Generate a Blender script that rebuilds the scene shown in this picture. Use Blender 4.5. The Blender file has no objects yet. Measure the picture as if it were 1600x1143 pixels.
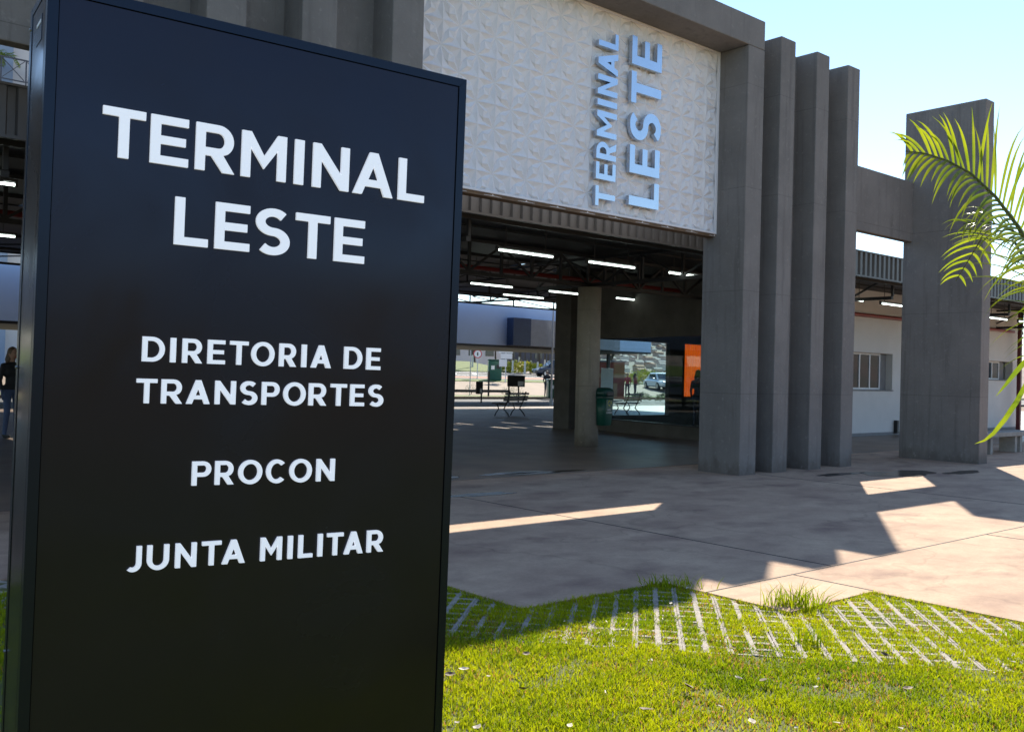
import bpy, bmesh, math, random
import numpy as np
from mathutils import Vector, Matrix
from mathutils.geometry import tessellate_polygon
R = math.radians
random.seed(7); rng = np.random.default_rng(7)
sc = bpy.context.scene
COL = sc.collection

# ------------------------------------------------------------------ camera
YAW, PITCH, ROLL = R(40.723), R(0.435), R(1.4209)
fwd = Vector((math.sin(YAW)*math.cos(PITCH), math.cos(YAW)*math.cos(PITCH), math.sin(PITCH)))
r0 = Vector((math.cos(YAW), -math.sin(YAW), 0)); u0 = r0.cross(fwd)
cr = r0*math.cos(ROLL) + u0*math.sin(ROLL); cu = -r0*math.sin(ROLL) + u0*math.cos(ROLL)
cd = bpy.data.cameras.new('camera'); cam = bpy.data.objects.new('camera', cd); COL.objects.link(cam)
cam.matrix_world = Matrix(((cr.x, cu.x, -fwd.x, 0), (cr.y, cu.y, -fwd.y, 0), (cr.z, cu.z, -fwd.z, 1.5), (0, 0, 0, 1)))
cd.sensor_width = 36; cd.lens = 1502.06/1600*36; cd.clip_end = 8000; cd.clip_start = .05
cd.dof.use_dof = True; cd.dof.focus_distance = 3.6; cd.dof.aperture_fstop = 16
sc.camera = cam

# ------------------------------------------------------------------ light
SUN = Vector((1.067, 0.68, 1.0)).normalized()
w = bpy.data.worlds.new('World'); sc.world = w; w.use_nodes = True
nt = w.node_tree; bg = nt.nodes['Background']
sky = nt.nodes.new('ShaderNodeTexSky'); sky.sky_type = 'NISHITA'; sky.sun_disc = False
sky.sun_elevation = math.asin(SUN.z); sky.sun_rotation = math.atan2(SUN.x, SUN.y)
sky.altitude = 600; sky.air_density = 1.0; sky.dust_density = 0.0; sky.ozone_density = 1.4
nt.links.new(sky.outputs[0], bg.inputs[0]); bg.inputs[1].default_value = 0.125
ld = bpy.data.lights.new('sun', 'SUN'); ld.energy = 5.0; ld.angle = R(0.5); ld.color = (1, .92, .78)
sun = bpy.data.objects.new('sun', ld); COL.objects.link(sun)
sun.rotation_euler = (-SUN).to_track_quat('-Z', 'Y').to_euler(); sun.location = SUN*60
vs = sc.view_settings; vs.view_transform = 'Standard'; vs.look = 'None'; vs.gamma = 1; vs.exposure = 1.05
vs.use_curve_mapping = False

# ------------------------------------------------------------------ materials
def mat(name, col, rough=.7, metal=0., spec=.5, var=.0, vscale=4., col2=None, bump=0., bscale=60., coord='Object',
        stretch=(1, 1, 1), detail=5., contrast=(.35, .65), var2=None):
    m = bpy.data.materials.new(name); m.use_nodes = True; n = m.node_tree.nodes; l = m.node_tree.links
    b = n['Principled BSDF']
    b.inputs['Base Color'].default_value = (*col, 1); b.inputs['Roughness'].default_value = rough
    b.inputs['Metallic'].default_value = metal; b.inputs['Specular IOR Level'].default_value = spec
    if col2 is None and var: col2 = tuple(c*(1-var) for c in col)
    if col2 is not None or bump:
        tc = n.new('ShaderNodeTexCoord'); mp = n.new('ShaderNodeMapping'); mp.inputs['Scale'].default_value = stretch
        if coord == 'World':
            g = n.new('ShaderNodeNewGeometry'); l.new(g.outputs['Position'], mp.inputs[0])
        else: l.new(tc.outputs[coord], mp.inputs[0])
    if col2 is not None:
        t = n.new('ShaderNodeTexNoise'); t.inputs['Scale'].default_value = vscale; t.inputs['Detail'].default_value = detail
        t.inputs['Roughness'].default_value = .62
        l.new(mp.outputs[0], t.inputs['Vector'])
        rp = n.new('ShaderNodeValToRGB'); e = rp.color_ramp.elements
        e[0].position, e[1].position = contrast; e[0].color = (*col2, 1); e[1].color = (*col, 1)
        l.new(t.outputs['Fac'], rp.inputs[0]); out = rp.outputs[0]
        if var2:
            sc2, c3, p0, p1 = var2
            t2 = n.new('ShaderNodeTexNoise'); t2.inputs['Scale'].default_value = sc2; t2.inputs['Detail'].default_value = 6
            l.new(mp.outputs[0], t2.inputs['Vector'])
            mr = n.new('ShaderNodeMapRange'); mr.inputs[1].default_value = p0; mr.inputs[2].default_value = p1
            l.new(t2.outputs['Fac'], mr.inputs[0])
            mx = n.new('ShaderNodeMix'); mx.data_type = 'RGBA'; l.new(mr.outputs[0], mx.inputs[0])
            l.new(out, mx.inputs[6]); mx.inputs[7].default_value = (*c3, 1); out = mx.outputs[2]
        l.new(out, b.inputs['Base Color'])
    if bump:
        t = n.new('ShaderNodeTexNoise'); t.inputs['Scale'].default_value = bscale; t.inputs['Detail'].default_value = 6
        l.new(mp.outputs[0], t.inputs['Vector'])
        bp = n.new('ShaderNodeBump'); bp.inputs['Strength'].default_value = bump; bp.inputs['Distance'].default_value = .02
        l.new(t.outputs['Fac'], bp.inputs['Height']); l.new(bp.outputs[0], b.inputs['Normal'])
    return m

def concrete(name, c, board=.35):
    m = bpy.data.materials.new(name); m.use_nodes = True; n = m.node_tree.nodes; l = m.node_tree.links
    b = n['Principled BSDF']; b.inputs['Roughness'].default_value = .88; b.inputs['Specular IOR Level'].default_value = .25
    g = n.new('ShaderNodeNewGeometry')
    def noise(scale, st, det=6):
        mp = n.new('ShaderNodeMapping'); mp.inputs['Scale'].default_value = st; l.new(g.outputs['Position'], mp.inputs[0])
        t = n.new('ShaderNodeTexNoise'); t.inputs['Scale'].default_value = scale; t.inputs['Detail'].default_value = det
        t.inputs['Roughness'].default_value = .65; l.new(mp.outputs[0], t.inputs['Vector']); return t.outputs['Fac']
    def mixc(f, a, bcol, p0, p1):
        mr = n.new('ShaderNodeMapRange'); mr.inputs[1].default_value = p0; mr.inputs[2].default_value = p1; l.new(f, mr.inputs[0])
        mx = n.new('ShaderNodeMix'); mx.data_type = 'RGBA'; l.new(mr.outputs[0], mx.inputs[0])
        if isinstance(a, tuple): mx.inputs[6].default_value = (*a, 1)
        else: l.new(a, mx.inputs[6])
        mx.inputs[7].default_value = (*bcol, 1); return mx.outputs[2]
    o = mixc(noise(1.3, (1, 1, 1)), c, tuple(x*.78 for x in c), .35, .7)
    o = mixc(noise(1.6, (6, 6, .35)), o, tuple(x*.58 for x in c), .52, .80)      # run-off streaks
    mz = n.new('ShaderNodeSeparateXYZ'); l.new(g.outputs['Position'], mz.inputs[0]); nb = noise(5, (1, 1, .6))
    ad = n.new('ShaderNodeMath'); ad.operation = 'MULTIPLY_ADD'; l.new(nb, ad.inputs[0]); ad.inputs[1].default_value = -.75; l.new(mz.outputs[2], ad.inputs[2])
    o = mixc(ad.outputs[0], tuple(x*.45 for x in c), (0, 0, 0), -.42, -.05) if False else o
    sg = n.new('ShaderNodeMapRange'); sg.inputs[1].default_value = -.36; sg.inputs[2].default_value = -.12; sg.inputs[3].default_value = .65; sg.inputs[4].default_value = 0.; l.new(ad.outputs[0], sg.inputs[0])
    mxb = n.new('ShaderNodeMix'); mxb.data_type = 'RGBA'; l.new(sg.outputs[0], mxb.inputs[0]); l.new(o, mxb.inputs[6]); mxb.inputs[7].default_value = (c[0]*.5, c[1]*.45, c[2]*.4, 1); o = mxb.outputs[2]
    o = mixc(noise(14, (1, 1, 1)), o, tuple(min(1, x*1.22) for x in c), .58, .75)
    # pour joints: thin darker lines about every 1.25 m of height
    sp = n.new('ShaderNodeSeparateXYZ'); l.new(g.outputs['Position'], sp.inputs[0])
    def mth(op, a, v):
        q = n.new('ShaderNodeMath'); q.operation = op; l.new(a, q.inputs[0]); q.inputs[1].default_value = v; return q.outputs[0]
    fr = mth('FRACT', mth('MULTIPLY', mth('ADD', sp.outputs[2], .35), .62), 0)
    ln = mth('LESS_THAN', fr, .006)
    q = n.new('ShaderNodeMath'); q.operation = 'MULTIPLY'; l.new(ln, q.inputs[0]); l.new(noise(3, (1, 1, 1)), q.inputs[1])
    mx = n.new('ShaderNodeMix'); mx.data_type = 'RGBA'; l.new(q.outputs[0], mx.inputs[0]); l.new(o, mx.inputs[6])
    mx.inputs[7].default_value = tuple(x*.4 for x in c)+(1,); l.new(mx.outputs[2], b.inputs['Base Color'])
    bp = n.new('ShaderNodeBump'); bp.inputs['Strength'].default_value = board; bp.inputs['Distance'].default_value = .02
    l.new(noise(22, (1, 1, 1), 8), bp.inputs['Height']); l.new(bp.outputs[0], b.inputs['Normal'])
    return m

def emis(name, col, s):
    m = bpy.data.materials.new(name); m.use_nodes = True; b = m.node_tree.nodes['Principled BSDF']
    b.inputs['Base Color'].default_value = (*col, 1); b.inputs['Emission Color'].default_value = (*col, 1)
    b.inputs['Emission Strength'].default_value = s; return m

def leafmat(name, c1, c2, trans=.45, vscale=3., attr=None, c3=None, rough=.5, spec=.35):
    m = bpy.data.materials.new(name); m.use_nodes = True; n = m.node_tree.nodes; l = m.node_tree.links
    b = n['Principled BSDF']; b.inputs['Roughness'].default_value = rough; b.inputs['Specular IOR Level'].default_value = spec
    if attr:
        a = n.new('ShaderNodeAttribute'); a.attribute_name = attr; f = a.outputs['Fac']
    else:
        g = n.new('ShaderNodeNewGeometry'); t = n.new('ShaderNodeTexNoise'); t.inputs['Scale'].default_value = vscale
        t.inputs['Detail'].default_value = 4; l.new(g.outputs['Position'], t.inputs['Vector']); f = t.outputs['Fac']
    rp = n.new('ShaderNodeValToRGB'); e = rp.color_ramp.elements; e[0].color = (*c1, 1); e[1].color = (*c2, 1)
    if not attr: e[0].position, e[1].position = .35, .65
    if c3:
        e[1].position = .8; k = e.new(.97); k.color = (*c3, 1)
    l.new(f, rp.inputs[0]); l.new(rp.outputs[0], b.inputs['Base Color'])
    tr = n.new('ShaderNodeBsdfTranslucent'); l.new(rp.outputs[0], tr.inputs[0])
    mx = n.new('ShaderNodeMixShader'); mx.inputs[0].default_value = trans
    l.new(b.outputs[0], mx.inputs[1]); l.new(tr.outputs[0], mx.inputs[2]); l.new(mx.outputs[0], n['Material Output'].inputs[0])
    return m

def glassmat(name, tint=(.86, .94, .95)):
    m = bpy.data.materials.new(name); m.use_nodes = True; n = m.node_tree.nodes; l = m.node_tree.links
    n.remove(n['Principled BSDF'])
    tr = n.new('ShaderNodeBsdfTransparent'); tr.inputs[0].default_value = (*tint, 1)
    gl = n.new('ShaderNodeBsdfGlossy'); gl.inputs['Roughness'].default_value = .01
    lw = n.new('ShaderNodeLayerWeight'); lw.inputs[0].default_value = .5
    pw = n.new('ShaderNodeMath'); pw.operation = 'POWER'; l.new(lw.outputs['Facing'], pw.inputs[0]); pw.inputs[1].default_value = 4
    fr = n.new('ShaderNodeMath'); fr.operation = 'MULTIPLY_ADD'; l.new(pw.outputs[0], fr.inputs[0]); fr.inputs[1].default_value = .8; fr.inputs[2].default_value = .03
    mx = n.new('ShaderNodeMixShader'); l.new(fr.outputs[0], mx.inputs[0]); l.new(tr.outputs[0], mx.inputs[1]); l.new(gl.outputs[0], mx.inputs[2])
    l.new(mx.outputs[0], n['Material Output'].inputs[0]); return m

M = {}
M['conc'] = concrete('concrete_grey', (.205, .19, .176))
M['conc_col'] = concrete('concrete_column', (.37, .33, .265))
M['conc_dark'] = mat('painted_beam_grey', (.11, .10, .085), .85, var=.3, vscale=2, bump=.15)
M['pave'] = mat('pavement_concrete', (.54, .385, .27), .85, spec=.12, col2=(.39, .262, .19), vscale=.9, detail=9, contrast=(.32, .68),
                bump=.12, bscale=90, coord='World', stretch=(1, 1.5, 1), var2=(1.3, (.27, .175, .135), .52, .76))
def speckle(m, scale, lo, hi, scale2=None):
    n = m.node_tree.nodes; l = m.node_tree.links; b = n['Principled BSDF']; src = b.inputs['Base Color'].links[0].from_socket
    g = n.new('ShaderNodeNewGeometry'); prev = src
    for sc_, a, c in [(scale, lo, hi)]+([(scale2, lo, hi)] if scale2 else []):
        t = n.new('ShaderNodeTexNoise'); t.inputs['Scale'].default_value = sc_; t.inputs['Detail'].default_value = 10; t.inputs['Roughness'].default_value = .75
        l.new(g.outputs['Position'], t.inputs['Vector']); mr = n.new('ShaderNodeMapRange'); mr.inputs[1].default_value = .32; mr.inputs[2].default_value = .68
        mr.inputs[3].default_value = a; mr.inputs[4].default_value = c; l.new(t.outputs['Fac'], mr.inputs[0])
        mx = n.new('ShaderNodeMix'); mx.data_type = 'RGBA'; mx.blend_type = 'MULTIPLY'; mx.inputs[0].default_value = 1
        l.new(prev, mx.inputs[6]); l.new(mr.outputs[0], mx.inputs[7]); prev = mx.outputs[2]
    # hairline cracks and dried tide marks
    v = n.new('ShaderNodeTexVoronoi'); v.feature = 'DISTANCE_TO_EDGE'; v.inputs['Scale'].default_value = .42
    w_ = n.new('ShaderNodeTexNoise'); w_.inputs['Scale'].default_value = 2.5; l.new(g.outputs['Position'], w_.inputs['Vector'])
    ad = n.new('ShaderNodeVectorMath'); ad.operation = 'MULTIPLY_ADD'; l.new(w_.outputs['Color'], ad.inputs[0]); ad.inputs[1].default_value = (.9, .9, 0); l.new(g.outputs['Position'], ad.inputs[2]); l.new(ad.outputs[0], v.inputs['Vector'])
    mr = n.new('ShaderNodeMapRange'); mr.inputs[1].default_value = 0; mr.inputs[2].default_value = .012; mr.inputs[3].default_value = .82; mr.inputs[4].default_value = 1; l.new(v.outputs['Distance'], mr.inputs[0])
    mx = n.new('ShaderNodeMix'); mx.data_type = 'RGBA'; mx.blend_type = 'MULTIPLY'; mx.inputs[0].default_value = 1; l.new(prev, mx.inputs[6]); l.new(mr.outputs[0], mx.inputs[7])
    l.new(mx.outputs[2], b.inputs['Base Color'])
speckle(M['pave'], 5, .86, 1.08, 38)
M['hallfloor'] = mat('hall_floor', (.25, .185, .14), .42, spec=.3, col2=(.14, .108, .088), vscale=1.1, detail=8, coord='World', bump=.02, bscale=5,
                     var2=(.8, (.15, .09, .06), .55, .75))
M['joint'] = mat('joint_sealant', (.05, .045, .042), .8, var=.5, vscale=12)
M['soil'] = mat('soil', (.12, .11, .035), .95, col2=(.06, .075, .015), vscale=5, bump=.5, bscale=40, coord='World', var2=(14, (.10, .12, .02), .5, .65))
M['earth'] = mat('earth', (.19, .105, .06), .95, col2=(.10, .085, .04), vscale=.15, coord='World', bump=.3, bscale=8)
M['paver'] = mat('paver_concrete', (.39, .345, .30), .9, var=.4, vscale=14, bump=.4, bscale=120)
M['white'] = mat('relief_white', (.77, .75, .755), .7, spec=.3, var=.05, vscale=2.5, coord='World', bump=.06, bscale=50)
M['trim'] = mat('brown_trim', (.16, .10, .055), .7, var=.3, vscale=6)
M['steel'] = mat('brushed_steel', (.50, .57, .66), .24, metal=1, var=.06, vscale=3, bump=.02, bscale=20)
M['steel_side'] = M['steel']
M['black'] = mat('black_steel', (.016, .016, .018), .55, var=.4, vscale=6)
M['ceil'] = mat('ceiling_sheet', (.02, .02, .022), .6, var=.3, vscale=3)
M['fascia'] = mat('fascia_sheet', (.075, .075, .078), .42, metal=.3, var=.2, vscale=1.2, coord='World')
M['red'] = mat('red_pipe_paint', (.24, .015, .008), .4, var=.2, vscale=5)
M['darkred'] = mat('dark_red_paint', (.10, .008, .012), .5, var=.2)
M['orange'] = leafmat('orange_fabric', (.62, .085, .004), (.70, .12, .005), .55, rough=.9, spec=.1)
M['tube'] = emis('tube_light', (.86, 1., .93), 3.0)
M['tubehouse'] = mat('tube_housing', (.05, .05, .05), .5, var=.1)
M['wall'] = mat('white_wall', (.62, .61, .585), .85, var=.08, vscale=1.2, coord='World', bump=.05, bscale=70)
M['frame'] = mat('white_aluminium', (.72, .74, .76), .4, var=.06)
M['darkrev'] = mat('reveal_grey', (.22, .22, .22), .8, var=.15)
M['glass'] = glassmat('clear_glass')
M['glassdark'] = mat('window_glass', (.05, .07, .085), .03, spec=.35, var=.3, vscale=.8)
M['totem'] = mat('totem_panel', (.017, .0115, .0085), .2, spec=.45, var=.2, vscale=1.5, bump=.004, bscale=3)
M['totem'].node_tree.nodes['Principled BSDF'].inputs['Specular Tint'].default_value = (.50, .66, 1., 1)
_n = M['totem'].node_tree; _t = _n.nodes.new('ShaderNodeTexNoise'); _t.inputs['Scale'].default_value = 2.2; _t.inputs['Detail'].default_value = 8; _t.inputs['Distortion'].default_value = .8
_c = _n.nodes.new('ShaderNodeTexCoord'); _n.links.new(_c.outputs['Object'], _t.inputs['Vector']); _m = _n.nodes.new('ShaderNodeMapRange')
_m.inputs[1].default_value = .3; _m.inputs[2].default_value = .75; _m.inputs[3].default_value = .12; _m.inputs[4].default_value = .34; _n.links.new(_t.outputs['Fac'], _m.inputs[0]); _n.links.new(_m.outputs[0], _n.nodes['Principled BSDF'].inputs['Roughness'])
M['totemframe'] = mat('totem_frame', (.007, .007, .008), .26, spec=.45, var=.2, vscale=3)
M['totemframe'].node_tree.nodes['Principled BSDF'].inputs['Specular Tint'].default_value = (.50, .68, 1., 1)
M['acryl_glow'] = emis('white_acrylic_glow', (.82, .84, .90), .22); M['acryl_glow'].node_tree.nodes['Principled BSDF'].inputs['Roughness'].default_value = .35  # faint glow added to the material so the shaded letters come out brighter
M['screw'] = mat('screw_zinc', (.45, .45, .45), .3, metal=1, var=.1)
M['bin'] = mat('bin_green', (.006, .085, .055), .38, var=.25, vscale=5)
M['binlid'] = mat('bin_lid_green', (.004, .055, .042), .38, var=.25, vscale=5)
M['yellow'] = mat('yellow_print', (.45, .42, .02), .5, var=.1)
M['whitep'] = mat('white_print', (.75, .75, .75), .5, var=.08)
M['wood'] = mat('bench_wood', (.045, .022, .012), .5, var=.5, vscale=8, stretch=(.3, 4, 4))
M['iron'] = mat('cast_iron', (.012, .012, .013), .5, var=.3)
M['stone'] = mat('bench_stone', (.34, .31, .27), .85, var=.25, vscale=8, bump=.3)
M['bluewall'] = mat('canopy_blue', (.60, .75, .98), .5, var=.07, vscale=.6, coord='World')
M['navy'] = mat('canopy_navy', (.03, .055, .13), .5, var=.2)
M['greyclad'] = mat('canopy_grey', (.36, .38, .42), .55, var=.12)
M['asph'] = mat('asphalt', (.07, .07, .072), .85, var=.35, vscale=2, coord='World', bump=.2)
M['orangelane'] = mat('red_lane', (.48, .13, .05), .8, var=.3, vscale=1.2, coord='World')
M['paint'] = mat('road_paint', (.75, .75, .72), .7, var=.25, vscale=4)
M['tan'] = mat('tan_paving', (.24, .175, .12), .85, var=.25, vscale=1, coord='World')
M['verge'] = mat('verge_grass', (.11, .15, .015), .9, col2=(.05, .085, .01), vscale=3, coord='World', bump=.6, bscale=20)
M['hill'] = mat('hill_earth', (.24, .18, .15), .95, col2=(.12, .11, .08), vscale=.012, coord='World')
M['trunk'] = mat('bark', (.10, .08, .06), .9, var=.4, vscale=8, bump=.4)
M['lime'] = mat('limewash', (.68, .66, .6), .85, var=.25, vscale=9)
M['leafd'] = leafmat('tree_leaf', (.03, .055, .012), (.07, .11, .02), .35, .8)
M['leafy'] = leafmat('shrub_leaf', (.25, .30, .01), (.45, .38, .02), .4, 2)
M['leafg'] = leafmat('low_plant_leaf', (.035, .075, .02), (.09, .16, .03), .35, 2)
M['palm'] = leafmat('palm_leaflet', (.14, .21, .008), (.29, .33, .012), .62, 7, rough=.33, spec=.5)
M['rachis'] = mat('palm_rachis', (.10, .11, .03), .5, var=.4, vscale=9)
M['grass'] = leafmat('grass_blade', (.13, .225, .003), (.43, .455, .006), .55, attr='tint', c3=(.48, .25, .07), rough=.55, spec=.25)
M['deadleaf'] = mat('dead_leaf', (.16, .10, .06), .7, var=.5, vscale=30)
M['paleleaf'] = mat('pale_dry_leaf', (.55, .48, .38), .7, var=.3, vscale=30)
M['water'] = mat('wet_puddle', (.05, .04, .035), .2, spec=.35, var=.3, vscale=3)
M['rubber'] = mat('tyre_rubber', (.02, .02, .02), .8, var=.3)
M['rim'] = mat('alloy_rim', (.5, .5, .52), .3, metal=1, var=.1)
M['carwhite'] = mat('car_white', (.72, .73, .74), .22, spec=.6, var=.04)
M['carblue'] = mat('car_dark_blue', (.025, .035, .06), .22, spec=.6, var=.1)
M['lens'] = mat('lamp_lens', (.7, .7, .7), .1, var=.05)
M['plate'] = mat('plate_grey', (.4, .4, .4), .5, var=.1)
M['roofclay'] = mat('clay_roof', (.38, .20, .12), .9, var=.35, vscale=.4, coord='World')
M['roofgrey'] = mat('fibre_roof', (.33, .30, .29), .9, var=.3, vscale=.4, coord='World')
for i, c in enumerate([(.60, .44, .36), (.46, .32, .27), (.66, .56, .50), (.52, .35, .28)]): M['house%d' % i] = mat('house_render_%d' % i, c, .9, var=.2, vscale=.3, coord='World')
M['kiosk'] = mat('kiosk_red', (.30, .07, .045), .6, var=.3, vscale=2)
M['kiosk2'] = mat('kiosk_band', (.45, .26, .14), .6, var=.2)
M['signw'] = mat('sign_white', (.78, .78, .78), .5, var=.05)
M['signr'] = mat('sign_red', (.6, .04, .05), .5, var=.1)
M['galv'] = mat('galvanised_pole', (.62, .65, .68), .4, var=.1)
M['apt'] = mat('apartment_wall', (.30, .36, .46), .8, var=.1, vscale=.4, coord='World')
M['apt2'] = mat('apartment_light_wall', (.68, .62, .58), .8, var=.1, vscale=.4, coord='World')
M['darkb'] = mat('dark_building', (.10, .10, .12), .8, var=.3, vscale=.3, coord='World')
M['hair'] = mat('hair_brown', (.10, .055, .025), .6, var=.4, vscale=30)
M['hairb'] = mat('hair_black', (.012, .010, .009), .6, var=.4, vscale=30)

# ------------------------------------------------------------------ mesh helpers
class MB:
    def __init__(s): s.v = []; s.f = []
    def add(s, vs, fs):
        o = len(s.v); s.v += [tuple(map(float, x)) for x in vs]; s.f += [tuple(i+o for i in f) for f in fs]; return s
    def box(s, x0, x1, y0, y1, z0, z1, c=0.):
        if c <= 0:
            return s.add([(x0, y0, z0), (x1, y0, z0), (x1, y1, z0), (x0, y1, z0), (x0, y0, z1), (x1, y0, z1), (x1, y1, z1), (x0, y1, z1)],
                         [(0, 3, 2, 1), (4, 5, 6, 7), (0, 1, 5, 4), (1, 2, 6, 5), (2, 3, 7, 6), (3, 0, 4, 7)])
        b = bmesh.new(); bmesh.ops.create_cube(b, size=1)
        for q in b.verts: q.co = Vector(((x0+x1)/2+q.co.x*(x1-x0), (y0+y1)/2+q.co.y*(y1-y0), (z0+z1)/2+q.co.z*(z1-z0)))
        bmesh.ops.bevel(b, geom=list(b.edges), offset=c, segments=2, profile=.5, affect='EDGES')
        s.bm(b); return s
    def bm(s, b):
        b.verts.index_update(); s.add([q.co for q in b.verts], [[q.index for q in f.verts] for f in b.faces]); b.free()
    def tube(s, pts, rad, n=8, cap=True):
        pts = [Vector(p) for p in pts]; rad = rad if isinstance(rad, (list, tuple)) else [rad]*len(pts)
        vs, fs = [], []; ref = None
        for i, p in enumerate(pts):
            d = (pts[min(i+1, len(pts)-1)]-pts[max(i-1, 0)]).normalized()
            if ref is None: ref = Vector((0, 0, 1)) if abs(d.z) < .9 else Vector((1, 0, 0))
            a = d.cross(ref).normalized(); b = a.cross(d); ref = b
            for k in range(n):
                t = 2*math.pi*k/n; vs.append(p + (a*math.cos(t)+b*math.sin(t))*rad[i])
        for i in range(len(pts)-1):
            for k in range(n): fs.append((i*n+k, i*n+(k+1) % n, (i+1)*n+(k+1) % n, (i+1)*n+k))
        if cap: fs.append(tuple(range(n))[::-1]); fs.append(tuple((len(pts)-1)*n+k for k in range(n)))
        return s.add(vs, fs)
    def bar(s, a, b, wx, wz):
        a = Vector(a); b = Vector(b); d = (b-a).normalized(); up = Vector((0, 0, 1)) if abs(d.z) < .95 else Vector((1, 0, 0))
        u = d.cross(up).normalized(); v = u.cross(d)
        q = [u*(-wx/2)+v*(-wz/2), u*(wx/2)+v*(-wz/2), u*(wx/2)+v*(wz/2), u*(-wx/2)+v*(wz/2)]
        return s.add([a+k for k in q]+[b+k for k in q], [(0, 1, 2, 3), (7, 6, 5, 4), (0, 4, 5, 1), (1, 5, 6, 2), (2, 6, 7, 3), (3, 7, 4, 0)])
    def poly(s, pts2, z0, z1):
        n = len(pts2); tris = tessellate_polygon([[Vector((x, y, 0)) for x, y in pts2]])
        s.add([(x, y, z0) for x, y in pts2]+[(x, y, z1) for x, y in pts2],
              [tuple(k+n for k in t) for t in tris]+[(i, (i+1) % n, n+(i+1) % n, n+i) for i in range(n)]); return s
    def sphere(s, c, r, n=12, m=8):
        rx, ry, rz = r if isinstance(r, (tuple, list)) else (r, r, r)
        b = bmesh.new(); bmesh.ops.create_uvsphere(b, u_segments=n, v_segments=m, radius=1)
        for q in b.verts: q.co = Vector((c[0]+q.co.x*rx, c[1]+q.co.y*ry, c[2]+q.co.z*rz))
        s.bm(b); return s
    def mesh(s, name, m, off=(0, 0, 0), smooth=False):
        me = bpy.data.meshes.new(name); o = Vector(off)
        me.from_pydata([tuple(Vector(v)-o) for v in s.v], [], s.f); me.validate(); me.update()
        b = bmesh.new(); b.from_mesh(me); bmesh.ops.recalc_face_normals(b, faces=b.faces); b.to_mesh(me); b.free()
        if m: me.materials.append(m)
        if smooth: me.shade_smooth()
        return me
    def build(s, name, m, parent=None, label=None, smooth=False, kind=None, off=None):
        o = off if off is not None else (ROOT.get(parent.name, (0, 0, 0)) if parent else (0, 0, 0))
        ob = bpy.data.objects.new(name, s.mesh(name, m, o, smooth)); COL.objects.link(ob)
        if parent: ob.parent = parent; ROOT[ob.name] = o
        if label: ob['label'] = label
        if kind: ob['kind'] = kind
        return ob
ROOT = {}
def thing(name, label, cat, loc=(0, 0, 0), group=None):
    o = bpy.data.objects.new(name, None); o.empty_display_size = .1; COL.objects.link(o); o.location = loc
    o['label'] = label; o['category'] = cat
    if group: o['group'] = group
    ROOT[o.name] = tuple(loc); return o
def tag(o, label, cat, group=None):
    o['label'] = label; o['category'] = cat
    if group: o['group'] = group
    return o
def inst(name, me, parent=None, loc=(0, 0, 0), rz=0., scale=None):
    o = bpy.data.objects.new(name, me); COL.objects.link(o); o.location = loc; o.rotation_euler.z = rz
    if scale: o.scale = scale
    if parent: o.parent = parent
    return o
def copy_tree(o, parent=None):
    c = o.copy(); COL.objects.link(c)
    if parent: c.parent = parent
    for ch in list(o.children): copy_tree(ch, c)
    return c
def struct(name, mb, m, **k):
    o = mb.build(name, m, **k); o['kind'] = 'structure'; return o

# ------------------------------------------------------------------ ground
struct('ground', MB().add([(-1500, -1500, -.25), (165, -1500, -.25), (165, 165, -.25), (-1500, 165, -.25)], [(0, 1, 2, 3)]), M['earth'])
# unseen earth bank, added behind the viewer as a dark reflection for the totem
struct('added_reflection_bank', MB().add([(-160, -30, -.3), (160, -30, -.3), (160, -44, 5.2), (-160, -44, 6.0), (160, -60, 6.8), (-160, -60, 7.6), (160, -300, 9), (-160, -300, 9)], [(0, 1, 2, 3), (3, 2, 4, 5), (5, 4, 6, 7)]), M['earth'])
# stepped lawn edge: (x from, x to, y of the pavement edge)
STEP = [(-14, .55, 7.95), (.55, 1.75, 6.85), (1.75, 2.92, 5.72), (2.92, 4.10, 5.66), (4.10, 5.47, 4.60), (5.47, 6.50, 3.53), (6.50, 7.60, 2.45),
        (7.60, 8.70, 1.40), (8.70, 9.80, .35), (9.80, 10.9, -.7), (10.9, 60, -1.8)]
STEP[2] = (1.75, 2.92, 6.7); STEP[1] = (.55, 1.75, 7.3)
pts = []
for a, b, y in STEP: pts += [(a, y), (b, y)]
pts += [(60, 10.55), (-14, 10.55)]
pave = struct('pavement', MB().poly(pts, -.07, 0), M['pave'])
def jnt(x0, x1, y0, y1): MB().box(x0, x1, y0, y1, -.01, .003).build('joint', M['joint'], pave)
jnt(5.47, 60, 4.197, 4.209); jnt(6.525, 6.536, 3.53, 4.197); jnt(7.10, 7.112, 4.209, 10.5); jnt(-14, 4.10, 7.5, 7.51) if False else None
jnt(12.9, 12.912, 4.209, 8.95); jnt(18.7, 18.712, 4.209, 7.9); jnt(9.95, 9.96, -.7, 4.197)
struct('hall_floor', MB().box(-14, 60, 10.56, 33.1, -.07, .004), M['hallfloor'])
lawn = []
for a, b, y in STEP: lawn += [(a, y), (b, y)]
lawn += [(60, -9), (-60, -9), (-60, 7.95)]
struct('lawn_soil', MB().poly(lawn, -.2, -.018), M['soil'])
def on_lawn(x, y):
    out = np.zeros(len(x), bool)
    for a, b, yy in STEP: out |= (x >= a) & (x < b) & (y < yy)
    return out

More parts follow.
